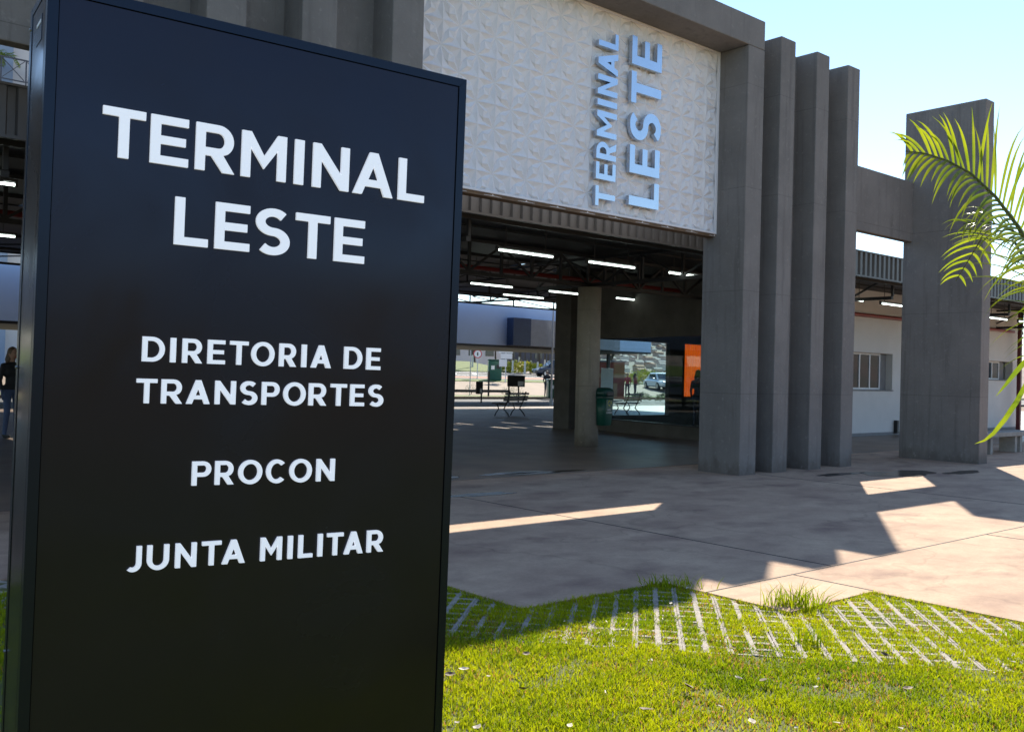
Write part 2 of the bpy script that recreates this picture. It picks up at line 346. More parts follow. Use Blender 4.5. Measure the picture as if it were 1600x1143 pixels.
# wet patches
def blob(cx, cy, rx, ry, seed, z=.004):
    rr = random.Random(seed); ph = [rr.uniform(0, 6.28) for _ in range(4)]; p = []
    for k in range(40):
        t = 2*math.pi*k/40; q = 1+.16*math.sin(2*t+ph[0])+.12*math.sin(3*t+ph[1])+.08*math.sin(5*t+ph[2])+.05*math.sin(9*t+ph[3])
        p.append((cx+rx*q*math.cos(t), cy+ry*q*math.sin(t)))
    return MB().poly(p, z-.006, z)
for i, (x, y, a, b, z) in enumerate([(9.45, 10.9, .55, .16, .008), (9.95, 10.75, .7, .13, .008), (7.45, 9.2, .55, .12, .004), (8.0, 10.85, .5, .1, .008),
                                  (15.3, 7.85, .75, .42, .004), (16.6, 7.4, .5, .18, .004), (14.2, 8.3, .6, .12, .004)]):
    struct('puddle', blob(x, y, a, b, i+3, z), M['water'])

# ------------------------------------------------------------------ concrete portal
Yf, Yb = 8.988, 9.789
portal = thing('concrete_portal', 'tall grey concrete entrance portal with fins, beam and side tower', 'portal', (9.4, 9.3, 0))
def part(name, x0, x1, y0, y1, z0, z1, label=None, c=.012, m='conc', par=None):
    return MB().box(x0, x1, y0, y1, z0, z1, c).build(name, M[m], par or portal, label)
part('pillar', 12.439, 12.866, Yf, Yb, -.06, 6.705)
part('pillar', 5.87, 6.29, Yf, Yb, -.06, 6.705)
part('lintel', 5.87, 12.866, Yf, Yb, 6.709, 7.167)
for a, b in [(13.318, 13.727), (14.368, 14.754), (15.36, 15.75), (4.76, 5.17), (3.74, 4.15), (2.72, 3.14)]:
    part('fin', a, b, Yf, 9.62, -.06, 7.058)
for a, b in [(12.868, 13.316), (13.729, 14.366), (14.756, 15.358), (5.172, 5.868), (4.152, 4.758), (3.142, 3.738)]:
    part('back_wall', a, b, 9.39, 9.58, -.06, 7.05, c=0)
part('beam', 15.753, 18.597, 9.40, 9.575, 4.33, 5.525)
part('beam', .12, 2.717, 9.40, 9.575, 4.33, 5.525)
part('tower', 18.60, 18.966, 8.005, 9.59, -.06, 6.937)
part('tower', -.25, .117, 8.005, 9.59, -.06, 6.937)

# relief panel between the portal pillars
panel = thing('relief_panel', 'white panel of star relief tiles high in the concrete portal', 'wall panel', (9.4, 9.6, 3.77))
MB().box(6.292, 12.437, 9.60, 9.70, 3.80, 6.706).build('backing', M['white'], panel)
MB().box(6.292, 12.437, 9.56, 9.72, 3.755, 3.797).build('bottom_trim', M['trim'], panel, 'brown bottom trim')
CX, CZ = .2878, .2935
def tile_mesh(ncx):
    vs, fs = [], []; D = .05
    b = MB()
    for i in range(ncx):
        for k in range(2):
            # star corners where (i+k) is odd; local cell coords with star at (0,0) and (1,1)
            flip = (i+k) % 2 == 0
            def q(u, v, hgt):
                if flip: u = 1-u
                return (-(i+u)*CX*.9985, -hgt*D, -(k+v)*CZ*.9985)
            A, C = (0, 0, .05), (1, 1, .05); B, Dd = (1, 0, .85), (0, 1, .85)
            Mx = (.5, .5, .52); d = .15
            dA, dC, dB, dD = (.5-d, .5-d, .85), (.5+d, .5+d, .85), (.5+d, .5-d, .6), (.5-d, .5+d, .6)
            e1, e2, e3, e4 = (.5, 0, .80), (0, .5, .80), (.5, 1, .80), (1, .5, .80)
            vA1, vA2, vC1, vC2 = (.54, .20, .0), (.20, .54, .0), (.46, .80, .0), (.80, .46, .0)
            P = dict(A=A, B=B, C=C, D=Dd, M=Mx, dA=dA, dB=dB, dC=dC, dD=dD, e1=e1, e2=e2, e3=e3, e4=e4, a=vA1, b=vA2, c=vC1, d=vC2)
            keys = list(P); T = ['A e1 a', 'A a dA', 'A dA b', 'A b e2', 'e1 B a', 'B d a', 'B e4 d', 'a d dB', 'a dB dA', 'd dC dB', 'C e3 c', 'C c dC', 'C dC d', 'C d e4',
                                 'e3 D c', 'D b c', 'D e2 b', 'b dD c', 'b dA dD', 'c dD dC', 'dA dB M', 'dB dC M', 'dC dD M', 'dD dA M']
            b.add([q(*P[x]) for x in keys], [tuple(keys.index(x) for x in t.split()) for t in T])
    me = bpy.data.meshes.new('tile'); me.from_pydata(b.v, [], b.f); me.update()
    bb = bmesh.new(); bb.from_mesh(me); bmesh.ops.remove_doubles(bb, verts=bb.verts, dist=1e-5); bmesh.ops.recalc_face_normals(bb, faces=bb.faces)
    f0 = sum((f.normal.y*f.calc_area() for f in bb.faces))
    if f0 > 0: bmesh.ops.reverse_faces(bb, faces=bb.faces)
    # rim so that each tile has depth
    ed = [e for e in bb.edges if e.is_boundary]; ret = bmesh.ops.extrude_edge_only(bb, edges=ed)
    for g in ret['geom']:
        if isinstance(g, bmesh.types.BMVert): g.co.y = .002
    bmesh.ops.recalc_face_normals(bb, faces=bb.faces)
    bb.to_mesh(me); bb.free(); me.materials.append(M['white']); return me
t2, t1 = tile_mesh(2), tile_mesh(1)
for c in range(11):
    for r in range(5):
        me = t2 if c < 10 else t1
        dz = random.uniform(-.001, .001)
        inst('tile', me, panel, (12.437-c*2*CX-9.4, 9.597-9.6+dz, 6.704-r*2*CZ-3.77))
MB().box(6.292, 12.437-21*CX-.002, 9.56, 9.598, 3.80, 6.706).build('edge_strip', M['white'], panel)
MB().box(12.404, 12.4375, 9.525, 9.56, 3.80, 6.705).build('edge_strip', M['white'], panel); MB().box(6.292, 12.403, 9.528, 9.56, 3.799, 3.828).build('edge_strip', M['white'], panel); MB().box(6.292, 12.403, 9.53, 9.56, 6.68, 6.705).build('edge_strip', M['white'], panel)

# ------------------------------------------------------------------ lettering
def arc(cx, cy, rx, ry, a0, a1, n=18): return [(cx+rx*math.cos(R(a0+(a1-a0)*k/n)), cy+ry*math.sin(R(a0+(a1-a0)*k/n))) for k in range(n+1)]
def glyph(ch, W, tv=.20, th=.175):
    if ch == 'I': return [[(0, 0), (W, 0), (W, 1), (0, 1)]]
    if ch == 'L': return [[(0, 0), (W, 0), (W, th), (tv, th), (tv, 1), (0, 1)]]
    if ch == 'T':
        c = W/2; return [[(c-tv/2, 0), (c+tv/2, 0), (c+tv/2, 1-th), (W, 1-th), (W, 1), (0, 1), (0, 1-th), (c-tv/2, 1-th)]]
    if ch == 'E':
        h = .5-th/2; m = W*.92
        return [[(0, 0), (W, 0), (W, th), (tv, th), (tv, h), (m, h), (m, h+th), (tv, h+th), (tv, 1-th), (W*.985, 1-th), (W*.985, 1), (0, 1)]]
    if ch == 'N':
        d = .345; return [[(0, 0), (tv, 0), (tv, 1-d-.01), (W-tv*1.0, 0), (W, 0), (W, 1), (W-tv, 1), (W-tv, d+.01), (tv*.92, 1), (0, 1)]]
    if ch == 'M':
        c = W/2; return [[(0, 0), (tv, 0), (tv, .66), (c, .22), (W-tv, .66), (W-tv, 0), (W, 0), (W, 1), (W-tv*1.02, 1), (c, .50), (tv*1.02, 1), (0, 1)]]
    if ch == 'A':
        a = .105; s = .235; m = W/2-a; zb, zt = .195, .36
        za = (W/2-s)/m
        return [[(0, 0), (s-.01, 0), (m*zb+s-.01, zb), (W-(m*zb+s-.01), zb), (W-s+.01, 0), (W, 0), (W/2+a, 1), (W/2-a, 1)],
                [(m*zt+s, zt), (W-m*zt-s, zt), (W/2, min(za, .8))]]
    if ch in 'PR':
        zb = .36 if ch == 'P' else .33; rr = (1-zb)/2; wb = W if ch == 'P' else W*.965
        o = arc(wb-rr, 1-rr, rr, rr, 90, -90); ri = max(.04, rr-th); hole = [(tv, 1-th)]+arc(wb-rr, 1-rr, ri+.0 if True else ri, rr-th, 90, -90)+[(tv, zb+th)]
        hole = [(tv, 1-th)]+arc(wb-rr, 1-rr, max(.05, rr-tv*.95), rr-th, 90, -90)+[(tv, zb+th)]
        if ch == 'P': return [[(0, 0), (tv, 0), (tv, zb)]+o[::-1]+[(0, 1)], hole]
        o2 = [p for p in o if not (p[1] < zb+.045)]
        return [[(0, 0), (tv, 0), (tv, zb), (W*.40, zb), (W-.25, 0), (W, 0), (W*.70, zb+.035)]+o2[::-1]+[(0, 1)], hole]
    if ch == 'D':
        rx = min(.5, W-.28); o = arc(W-rx, .5, rx, .5, 90, -90, 26)
        return [[(0, 0)]+o[::-1]+[(0, 1)], [(tv, 1-th)]+arc(W-rx, .5, rx-tv*.97, .5-th, 90, -90, 26)+[(tv, th)]]
    if ch == 'O':
        return [arc(W/2, .5, W/2, .52, 0, 345, 23*2), arc(W/2, .5, W/2-tv*.98, .52-th*1.02, 0, 345, 23*2)]
    if ch == 'C':
        rx = W*.535; return [arc(rx, .5, rx, .52, 44, 316, 34)+arc(rx, .5, rx-tv*.98, .52-th*1.02, 313, 47, 34)]
    if ch == 'U':
        rr = W/2; return [[(0, 1)]+arc(rr, .40, rr, .41, 180, 360)+[(W, 1), (W-tv, 1)]+arc(rr, .40, rr-tv, .41-th, 360, 180)+[(tv, 1)]]
    if ch == 'J':
        rr = .33; c = W-rr; return [[(W, 1)]+arc(c, .32, rr, .335, 0, -128)+arc(c, .32, rr-tv, .335-th, -122, 0)+[(W-tv, 1)]]
    if ch == 'S':
        t = th*1.03; rx = W/2-tv/2; ry = (1.03-t)/4; cl = [(W/2+rx*math.cos(R(a)), .5+ry+ry*math.sin(R(a))) for a in np.linspace(38, 262, 24)]
        cl += [(W/2+rx*math.cos(R(a)), .5-ry+ry*math.sin(R(a))) for a in np.linspace(82, -142, 24)]
        L, Rr = [], []
        for i, (x, y) in enumerate(cl):
            x0, y0 = cl[max(i-1, 0)]; x1, y1 = cl[min(i+1, len(cl)-1)]; d = math.hypot(x1-x0, y1-y0); nx, ny = -(y1-y0)/d, (x1-x0)/d
            tt = t/2*(abs(ny)+abs(nx)*tv/th*.97)/math.hypot(1, 0) if True else t/2
            tt = t/2+abs(nx)*(tv-th)*.45
            L.append((x+nx*tt, y+ny*tt)); Rr.append((x-nx*tt, y-ny*tt))
        return [L+Rr[::-1]]
def letter_mb(ch, W, capw, O, U, V, N, depth, tv=.20, th=.175):
    """W, capw in metres; glyph plane at O with right U, up V; N towards the viewer."""
    loops = glyph(ch, W/capw, tv, th); flat = [p for lp in loops for p in lp]; n = len(flat)
    tris = tessellate_polygon([[Vector((x, y, 0)) for x, y in lp] for lp in loops])
    P = lambda x, y, d: O+U*(x*capw)+V*(y*capw)+N*d
    b = MB(); fs = [tuple(k+n for k in t) for t in tris]; o = 0
    for lp in loops:
        m = len(lp); fs += [(o+i, o+(i+1) % m, n+o+(i+1) % m, n+o+i) for i in range(m)]; o += m
    b.add([P(x, y, 0) for x, y in flat]+[P(x, y, depth) for x, y in flat], fs); return b

wl = thing('wall_lettering', 'steel letters reading TERMINAL LESTE upwards on white relief panel', 'lettering', (10.3, 9.55, 3.88))
UP = Vector((0, 0, 1)); LF = Vector((-1, 0, 0)); NN = Vector((0, -1, 0))
def wletter(ch, z0, z1, xb, cap):
    letter_mb(ch, z1-z0, cap, Vector((xb, 9.535, z0)), UP, LF, NN, .065, .195 if cap < .5 else .205, .165).build('letter', M['steel'], wl)
for ch, a, b in [('T', 3.885, 4.165), ('E', 4.262, 4.504), ('R', 4.548, 4.80), ('M', 4.862, 5.225), ('I', 5.30, 5.385), ('N', 5.456, 5.735), ('A', 5.765, 6.085), ('L', 6.135, 6.362)]:
    wletter(ch, a, b, 10.015, .40)
for ch, a, b in [('L', 3.985, 4.365), ('E', 4.455, 4.865), ('S', 4.95, 5.385), ('T', 5.475, 5.93), ('E', 6.03, 6.45)]:
    wletter(ch, a, b, 10.96, .655)

# ------------------------------------------------------------------ totem
TO = Vector((1.84433855, 2.39454763, 2.41851175)); TU = Vector((.99391866, -.10958242, -.01083488))
TV = Vector((.00993619, -.00874377, .99991241)); TN = Vector((-.10966756, -.99393925, -.00760176))
HT, TW, TT = 2.40, 1.2, .27
tbase = TO-TV*HT
totem = thing('sign_totem', 'large dark glossy sign totem with white lettering standing on the grass', 'sign', tbase)
totem.matrix_world = Matrix(((TU.x, -TN.x, TV.x, tbase.x), (TU.y, -TN.y, TV.y, tbase.y), (TU.z, -TN.z, TV.z, tbase.z), (0, 0, 0, 1)))
# local coords: x right (-1.2..0), y into the totem, z up (0..2.40)
def tpart(mb, name, m, label=None, par=None): return mb.build(name, M[m], par or totem, label, off=(0, 0, 0))
BW = .0255
tpart(MB().box(-TW+BW+.0015, -BW-.0015, .004, .03, .06, HT-BW-.0015, .001), 'face_panel', 'totem')
tpart(MB().box(-TW+.004, -.004, .032, TT-.034, .02, HT-.004), 'core', 'totemframe')
def mitre(a0, a1, b0, b1):
    # frame bar: outer edge a0-a1, inner edge b0-b1 in (x,z)
    b = MB(); q = [a0, a1, b1, b0]; b.add([(x, .0, z) for x, z in q]+[(x, .0315, z) for x, z in q], [(0, 1, 2, 3), (7, 6, 5, 4)]+[(i, (i+1) % 4, 4+(i+1) % 4, 4+i) for i in range(4)]); return b
e = .0007
for nm, a0, a1, b0, b1 in [('top', (-TW, HT), (0, HT), (-TW+BW+e, HT-BW), (-BW-e, HT-BW)), ('bottom', (-TW, .03), (0, .03), (-TW+BW+e, .03+BW), (-BW-e, .03+BW)),
                           ('l', (-TW, .03+e), (-TW, HT-e), (-TW+BW, .03+BW+e), (-TW+BW, HT-BW-e)), ('r', (0, .03+e), (0, HT-e), (-BW, .03+BW+e), (-BW, HT-BW-e))]:
    tpart(mitre(a0, a1, b0, b1), 'frame_bar', 'totemframe')
for x in (-TW, 0):      # side panels with rear angle trims
    s = 1 if x < 0 else -1
    tpart(MB().box(min(x, x+s*.0035), max(x, x+s*.0035), .0345, TT-.036, .05, HT-.024), 'side_panel', 'totem')
    tpart(MB().box(min(x-s*.002, x+s*.02), max(x-s*.002, x+s*.02), TT-.033, TT, .02, HT-.001, .001), 'rear_angle', 'totemframe')
    tpart(MB().box(min(x-s*.0015, x+s*.003), max(x-s*.0015, x+s*.003), .033, TT-.034, HT-.022, HT-.001), 'top_angle', 'totemframe')
    for z in (HT-.055, 1.45, .7):
        b = MB(); b.tube([(x-s*.001, TT-.017, z), (x-s*.006, TT-.017, z)], .004, 8); tpart(b, 'screw', 'screw')
tpart(MB().box(-TW+.002, -.002, .0325, TT-.0335, HT-.0035, HT-.0015), 'top_cap', 'totemframe')
tpart(MB().box(-TW+.02, -.02, TT-.033, TT-.002, .03, HT-.004), 'rear_panel', 'totem')
tpart(MB().box(-TW-.03, .03, -.05, TT+.05, -.05, .019, .004), 'base_plate', 'totemframe')
# small maker's plate on the side
lp = tpart(MB().box(-TW-.0012, -TW+.0005, .075, .16, HT-.125, HT-.06), 'side_label', 'totemframe')
tpart(MB().box(-TW-.0022, -TW-.0013, .085, .15, HT-.08, HT-.072), 'print', 'whitep', par=lp)
X, Y, Z = Vector((1, 0, 0)), Vector((0, 1, 0)), Vector((0, 0, 1))
def trow(text, cap, base, spans, tv, th):
    i = 0
    for ch in text:
        if ch == ' ': continue
        a, b = spans[i]; i += 1
        tpart(letter_mb(ch, b-a, cap, Vector((a, .0035, HT+base)), X, Z, -Y, .0085, tv, th), 'letter', 'acryl_glow')
trow('TERMINAL', .1255, -.407, [(-1.064, -.9601), (-.9468, -.8497), (-.8311, -.7264), (-.7073, -.5804), (-.5555, -.5285), (-.5009, -.3893), (-.3751, -.2463), (-.2268, -.1389)], .20, .17)
trow('LESTE', .1252, -.6116, [(-.8777, -.7896), (-.771, -.6761), (-.6591, -.5614), (-.5442, -.4416), (-.4263, -.3308)], .20, .17)
trow('DIRETORIA DE', .0645, -.9216, [(-.9459, -.8897), (-.8748, -.8611), (-.8437, -.792), (-.7771, -.7306), (-.7171, -.6669), (-.6574, -.5923), (-.5774, -.528), (-.5113, -.4976),
     (-.483, -.4226), (-.3806, -.3242), (-.3089, -.2642)], .195, .165)
trow('TRANSPORTES', .0635, -1.0297, [(-.9563, -.9049), (-.8936, -.8402), (-.8291, -.7675), (-.753, -.6974), (-.6837, -.6366), (-.6232, -.5735), (-.561, -.4959), (-.4851, -.4324),
     (-.4185, -.3694), (-.3566, -.3128), (-.2974, -.2502)], .195, .165)
trow('PROCON', .064, -1.247, [(-.806, -.7559), (-.7444, -.6935), (-.6805, -.6141), (-.6019, -.5458), (-.5339, -.4681), (-.453, -.3976)], .195, .165)
trow('JUNTA MILITAR', .0645, -1.4632, [(-.9688, -.9267), (-.9127, -.8575), (-.8407, -.7861), (-.7712, -.7197), (-.7166, -.6539), (-.6094, -.5483), (-.5298, -.5164), (-.4984, -.4563),
     (-.4398, -.4262), (-.4114, -.3615), (-.3579, -.2988), (-.2842, -.2316)], .195, .165)

# ------------------------------------------------------------------ terminal roof
RX0, RX1 = -12, 37
roof = thing('terminal_roof', 'dark steel roof with ribbed fascia over the terminal hall', 'roof', (12, 20, 3.3))
def corrug(x0, x1, y, z0, z1, pitch=.19, d=.035):
    b = MB(); x = x0; prof = []
    while x < x1:
        prof += [(x, y), (x+pitch*.42, y), (x+pitch*.52, y+d), (x+pitch*.90, y+d)]; x += pitch
    n = len(prof)
    b.add([(px, py, z0) for px, py in prof]+[(px, py, z1) for px, py in prof]+[(px, py+.004, z0) for px, py in prof]+[(px, py+.004, z1) for px, py in prof],
          [(i, i+1, n+i+1, n+i) for i in range(n-1)]+[(2*n+i+1, 2*n+i, 3*n+i, 3*n+i+1) for i in range(n-1)]); return b
corrug(RX0, RX1, 10.40, 3.72, 4.20).build('fascia', M['fascia'], roof)
MB().box(RX0, RX1, 10.385, 10.47, 4.201, 4.225).build('fascia_cap', M['fascia'], roof)
MB().box(RX0, RX1, 10.39, 10.455, 3.685, 3.717).build('fascia_trim', M['fascia'], roof)
MB().box(RX0, RX1, 10.471, 16.2, 4.06, 4.14).build('roof_sheet', M['ceil'], roof)
MB().box(RX0, RX1, 16.26, 23.2, 5.02, 5.10).build('upper_roof_sheet', M['ceil'], roof)
MB().box(RX0, RX1, 24.0, 25.0, 5.02, 5.10).build('upper_roof_sheet', M['ceil'], roof)
MB().box(RX0, RX1, 25.8, 34.3, 5.02, 5.10).build('upper_roof_sheet', M['ceil'], roof)
rr = random.Random(4)
for y0, y1 in ((23.203, 23.997), (25.003, 25.797)):      # rows of daylight gaps where sheets overlap
    rb = MB(); x = RX0
    while x < RX1:
        wd = rr.choice([.3, .45, .9, 1.6, 2.6]); rb.box(x, min(x+wd, RX1), y0, y1, 5.05, 5.065); x += wd+rr.choice([.07, .1, .14, .2])
    rb.build('overlap_sheet', M['ceil'], roof)
MB().box(RX0, RX1, 16.21, 16.25, 4.0, 5.10).build('riser', M['black'], roof)
def truss(a, b, z0, z1, step=.8, wd=.08, name='truss'):
    a = Vector(a); b = Vector(b); L = (b-a).length; d = (b-a)/L; n = max(2, round(L/step)); m = MB(); up = Vector((0, 0, 1))
    m.bar(a+up*z0, b+up*z0, wd, .07).bar(a+up*z1, b+up*z1, wd, .06)
    for i in range(n):
        p, q = a+d*(L*i/n), a+d*(L*(i+1)/n)
        m.bar(p+up*(z0+.036), p+up*(z1-.031), .05, .05)
        m.bar((p if i % 2 else q)+up*(z0+.036), (q if i % 2 else p)+up*(z1-.031), .04, .04)
    m.build(name, M['black'], roof)
for y in (10.8, 14.45): truss((RX0, y, 0), (RX1, y, 0), 3.40 if y > 11 else 3.72, 4.02)
for y in (20.0, 29.5, 34.0): truss((RX0, y, 0), (RX1, y, 0), 4.62, 4.98, 2.6)
for x in (2.45, 8.5, 14.57, 20.7, 27.0, 33.2): truss((x, 10.9, 0), (x, 16.1, 0), 3.42, 3.98, 1.0)
for x in (2.45, 8.5, 14.57, 20.7, 27.0, 33.2): truss((x, 16.4, 0), (x, 34.2, 0), 4.66, 4.96, 1.3)
pb = MB()
for y in np.arange(11.6, 16, 1.5): pb.box(RX0, RX1, y, y+.06, 4.0+.02, 4.058)
pb.build('purlins', M['black'], roof)
pp = MB().tube([(-8, 15.0, 3.585), (18.2, 15.0, 3.585)], .045, 10).build('fire_pipe', M['red']); tag(pp, 'long red fire pipe under the dark hall ceiling', 'pipe')
pp = MB().tube([(20, 13.72, 3.34), (34.4, 13.72, 3.34)], .05, 10).build('wall_pipe', M['red']); tag(pp, 'red pipe running along the top of the white annex wall', 'pipe')

def lamp(x, y, z, L, label):
    t = thing('tube_lamp', label, 'lamp', (x, y, z), 'lit tube lamps under the roof')
    MB().tube([(x+.03, y, z), (x+L-.03, y, z)], .017, 10).build('tube', M['tube'], t)
    hb = MB().box(x, x+L, y-.03, y+.03, z+.03, z+.06); hb.box(x, x+.03, y-.028, y+.028, z-.03, z+.029).box(x+L-.03, x+L, y-.028, y+.028, z-.03, z+.029)
    hb.bar((x+.2, y, z+.06), (x+.2, y, 4.02 if y < 16 else 4.98), .012, .012).bar((x+L-.2, y, z+.06), (x+L-.2, y, 4.02 if y < 16 else 4.98), .012, .012)
    hb.build('housing', M['tubehouse'], t)
for x, lb in [(1.55, 'lit tube lamp left of the totem, higher one'), (9.93, 'nearest lit tube lamp, left one of front row right of totem'), (12.0, 'middle lit tube lamp of the front row right of totem'),
              (14.17, 'lit tube lamp of the front row touching the portal pillar')]: lamp(x, 12.0, 3.5, 1.28, lb)
for x, lb in [(2.72, 'lit tube lamp left of the totem, lower one'), (13.3, 'lit tube lamp of second row beside the totem edge'), (15.7, 'lit tube lamp just left of the round column top'),
              (18.05, 'lit tube lamp just right of the round column')]: lamp(x, 17.0, 3.5, 1.3, lb)
for x, y, z, lb in [(12.95, 19.3, 3.52, 'lit tube lamp cut by the totem edge in the third row'), (16.2, 19.3, 3.56, 'faint lit tube lamp against the sky under the roof'), (18.95, 19.3, 3.55, 'farthest small lit tube lamp left of the column')]: lamp(x, y, z, 1.5, lb)
for x, lb in [(20.1, 'lit tube lamp half hidden by the last fin'), (22.2, 'lit tube lamp left of the concrete tower over the annex window'), (28.3, 'lit tube lamp right of the concrete tower'), (30.35, 'lit tube lamp at the right edge behind palm leaves')]: lamp(x, 12.0, 3.44, 1.3, lb)

# round column and bin
col = tag(MB().tube([(14.57, 14.45, -.02), (14.57, 14.45, 3.36)], .25, 40).build('round_column', M['conc_col'], smooth=False), 'round bare concrete column carrying a green litter bin', 'column')
for f in col.data.polygons: f.use_smooth = len(f.vertices) == 4
pier = tag(MB().box(18.45, 18.75, 19.0, 19.62, -.02, 4.95, .01).build('corner_pier', M['conc_dark']), 'dark square pier behind the round column', 'pier')

def superell(cx, cy, rx, ry, z, n=24, k=4.):
    o = []
    for i in range(n):
        t = 2*math.pi*i/n; c, s = math.cos(t), math.sin(t)
        o.append((cx+rx*math.copysign(abs(c)**(2/k), c), cy+ry*math.copysign(abs(s)**(2/k), s), z))
    return o
def loft(rings, cap=True):
    b = MB(); n = len(rings[0]); vs = [v for r_ in rings for v in r_]
    fs = [(i*n+k, i*n+(k+1) % n, (i+1)*n+(k+1) % n, (i+1)*n+k) for i in range(len(rings)-1) for k in range(n)]
    if cap: fs += [tuple(range(n))[::-1], tuple((len(rings)-1)*n+k for k in range(n))]
    return b.add(vs, fs)
BX, BY = 14.66, 14.06
litter = thing('litter_bin', 'green litter bin with domed lid fixed to the round concrete column', 'bin', (0, 0, 0))
LB = lambda mb, nm, m, par=None, sm=False, label=None: mb.build(nm, M[m], par or litter, label, sm, off=(0, 0, 0))
body = LB(loft([superell(0, 0, .15, .12, 0), superell(0, 0, .165, .135, .02), superell(0, 0, .185, .15, .30), superell(0, 0, .20, .165, .58)]), 'body', 'bin', sm=True)
LB(loft([superell(0, 0, .213, .178, .575), superell(0, 0, .215, .18, .61)]), 'rim', 'binlid')
lid = loft([superell(0, 0, .207, .172, .611), superell(0, 0, .207, .172, .70), superell(0, .0, .185, .15, .765), superell(0, .0, .12, .10, .80)])
LB(lid, 'lid', 'binlid', sm=True)
LB(MB().box(-.12, .12, -.182, -.165, .63, .715, .004), 'slot', 'black')
prt = LB(MB().box(-.115, .115, -.1625, -.150, .36, .545, .002), 'sticker', 'yellow', label='dark green sticker with yellow emblem')
prt.data.materials[0] = M['bin']
for k in range(3):
    a = k*120+90; b = MB(); c0 = Vector((0, -.165, .475)); r_ = .052
    p = [c0+Vector((r_*math.cos(R(a+t)), 0, r_*math.sin(R(a+t)))) for t in (0, 35, 70)]
    b.bar(p[0], p[1], .004, .02).bar(p[1], p[2], .004, .02).add([p[2]+Vector((0, 0, .0)), p[2]+Vector((.028*math.cos(R(a+160)), 0, .028*math.sin(R(a+160)))), p[2]+Vector((.02*math.cos(R(a+70)), 0, .02*math.sin(R(a+70))))], [(0, 1, 2)])
    LB(b, 'arrow', 'yellow', par=prt)
def word(text, cap, x0, z0, par, add, m, wid=.8, y=-.1655):
    x = x0
    for ch in text:
        wch = {'I': .22, 'M': 1.1, 'O': .95, 'U': .8}.get(ch, wid)*cap
        if ch == 'X':
            b = MB().bar((x, y, z0), (x+wch, y, z0+cap), .003, .2*cap).bar((x, y-.0005, z0+cap), (x+wch, y-.0005, z0), .003, .2*cap)
        else: b = letter_mb(ch, wch, cap, Vector((x, y, z0)), X, Z, -Y, .003)
        add(b, 'letter', m, par=prt); x += wch+.16*cap
word('LIXO', .036, -.065, .315, prt, LB, 'whitep', y=-.155)
word('COMUM', .036, -.095, .255, prt, LB, 'whitep', y=-.150)
litter.location = (BX+.13, BY+.12, .447); litter.rotation_euler.z = R(8)

# ------------------------------------------------------------------ annex with glazed room
annex = thing('annex_building', 'white walled annex with recessed windows and glazed waiting room', 'building', (26, 15, 0))
AP = lambda x0, x1, y0, y1, z0, z1, nm, m, par=None, c=0: MB().box(x0, x1, y0, y1, z0, z1, c).build(nm, M[m], par or annex)
WY0, WY1 = 13.80, 14.05
def wallwith(x0, x1, holes, z1=4.05):
    b = MB(); x = x0
    for (a, c, za, zb) in holes:
        b.box(x, a, WY0, WY1, 0, z1); b.box(a, c, WY0, WY1, 0, za); b.box(a, c, WY0, WY1, zb, z1); x = c
    b.box(x, x1, WY0, WY1, 0, z1); return b
wallwith(18.35, 34.9, [(22.6, 26.30, 1.29, 2.32), (31.2, 34.55, 1.69, 2.31)]).build('front_wall', M['wall'], annex)
AP(34.65, 34.9, 14.06, 19.4, 0, 4.05, 'end_wall', 'wall')
AP(18.36, 34.88, 13.785, 13.798, .0, .09, 'skirting', 'darkrev')
def window(x0, x1, z0, z1, n):
    f = MB(); y0, y1 = 14.0, 14.045; t = .05
    f.box(x0, x1, y0, y1, z0, z0+t).box(x0, x1, y0, y1, z1-t, z1)
    xs = np.linspace(x0, x1-t, n+1)
    for xx in xs: f.box(xx, xx+t, y0-.001, y1+.001, z0+t, z1-t)
    fo = f.build('window', M['frame'], annex)
    for i in range(n): MB().box(xs[i]+t, xs[i+1], y0+.018, y0+.024, z0+t, z1-t).build('pane', M['glassdark'], fo)
    MB().box(x0-.05, x1+.36, 13.77, 13.998, z0-.035, z0-.002).build('sill', M['darkrev'], annex)
    MB().box(x1+.002, x1+.33, y0, y1, z0, z1).build('reveal', M['darkrev'], annex)
window(22.62, 25.97, 1.292, 2.318, 6)
window(31.22, 33.96, 1.692, 2.308, 5)
AP(26.42, 26.52, 13.68, 13.784, .05, .42, 'service_box', 'black')
sp_ = tag(MB().box(34.32, 34.44, 13.45, 13.57, 0, 4.04).build('steel_post', M['darkred']), 'dark red steel post at the annex corner by right edge', 'post')
# glazed side: low wall, lintel, panes; slight skew follows the photographed base line
g0, g1 = Vector((18.36, 14.06, 0)), Vector((19.22, 18.98, 0)); gd = (g1-g0); gl = gd.length; gu = gd/gl
MB().bar(g0+Z*.145, g1+Z*.145, .16, .33).build('low_wall', M['conc_dark'], annex)
MB().bar(g0+Z*.325, g1+Z*.325, .20, .028).build('sill_rail', M['black'], annex)
MB().bar(g0+Z*3.73, g1+Z*3.73, .16, 2.44).build('lintel_wall', M['conc_dark'], annex)
for i in range(5):
    a, b = g0+gu*(gl*i/5+.004), g0+gu*(gl*(i+1)/5-.004)
    MB().bar(a+Z*1.424, b+Z*1.424, .008, 2.165).build('glass_pane', M['glass'], annex)
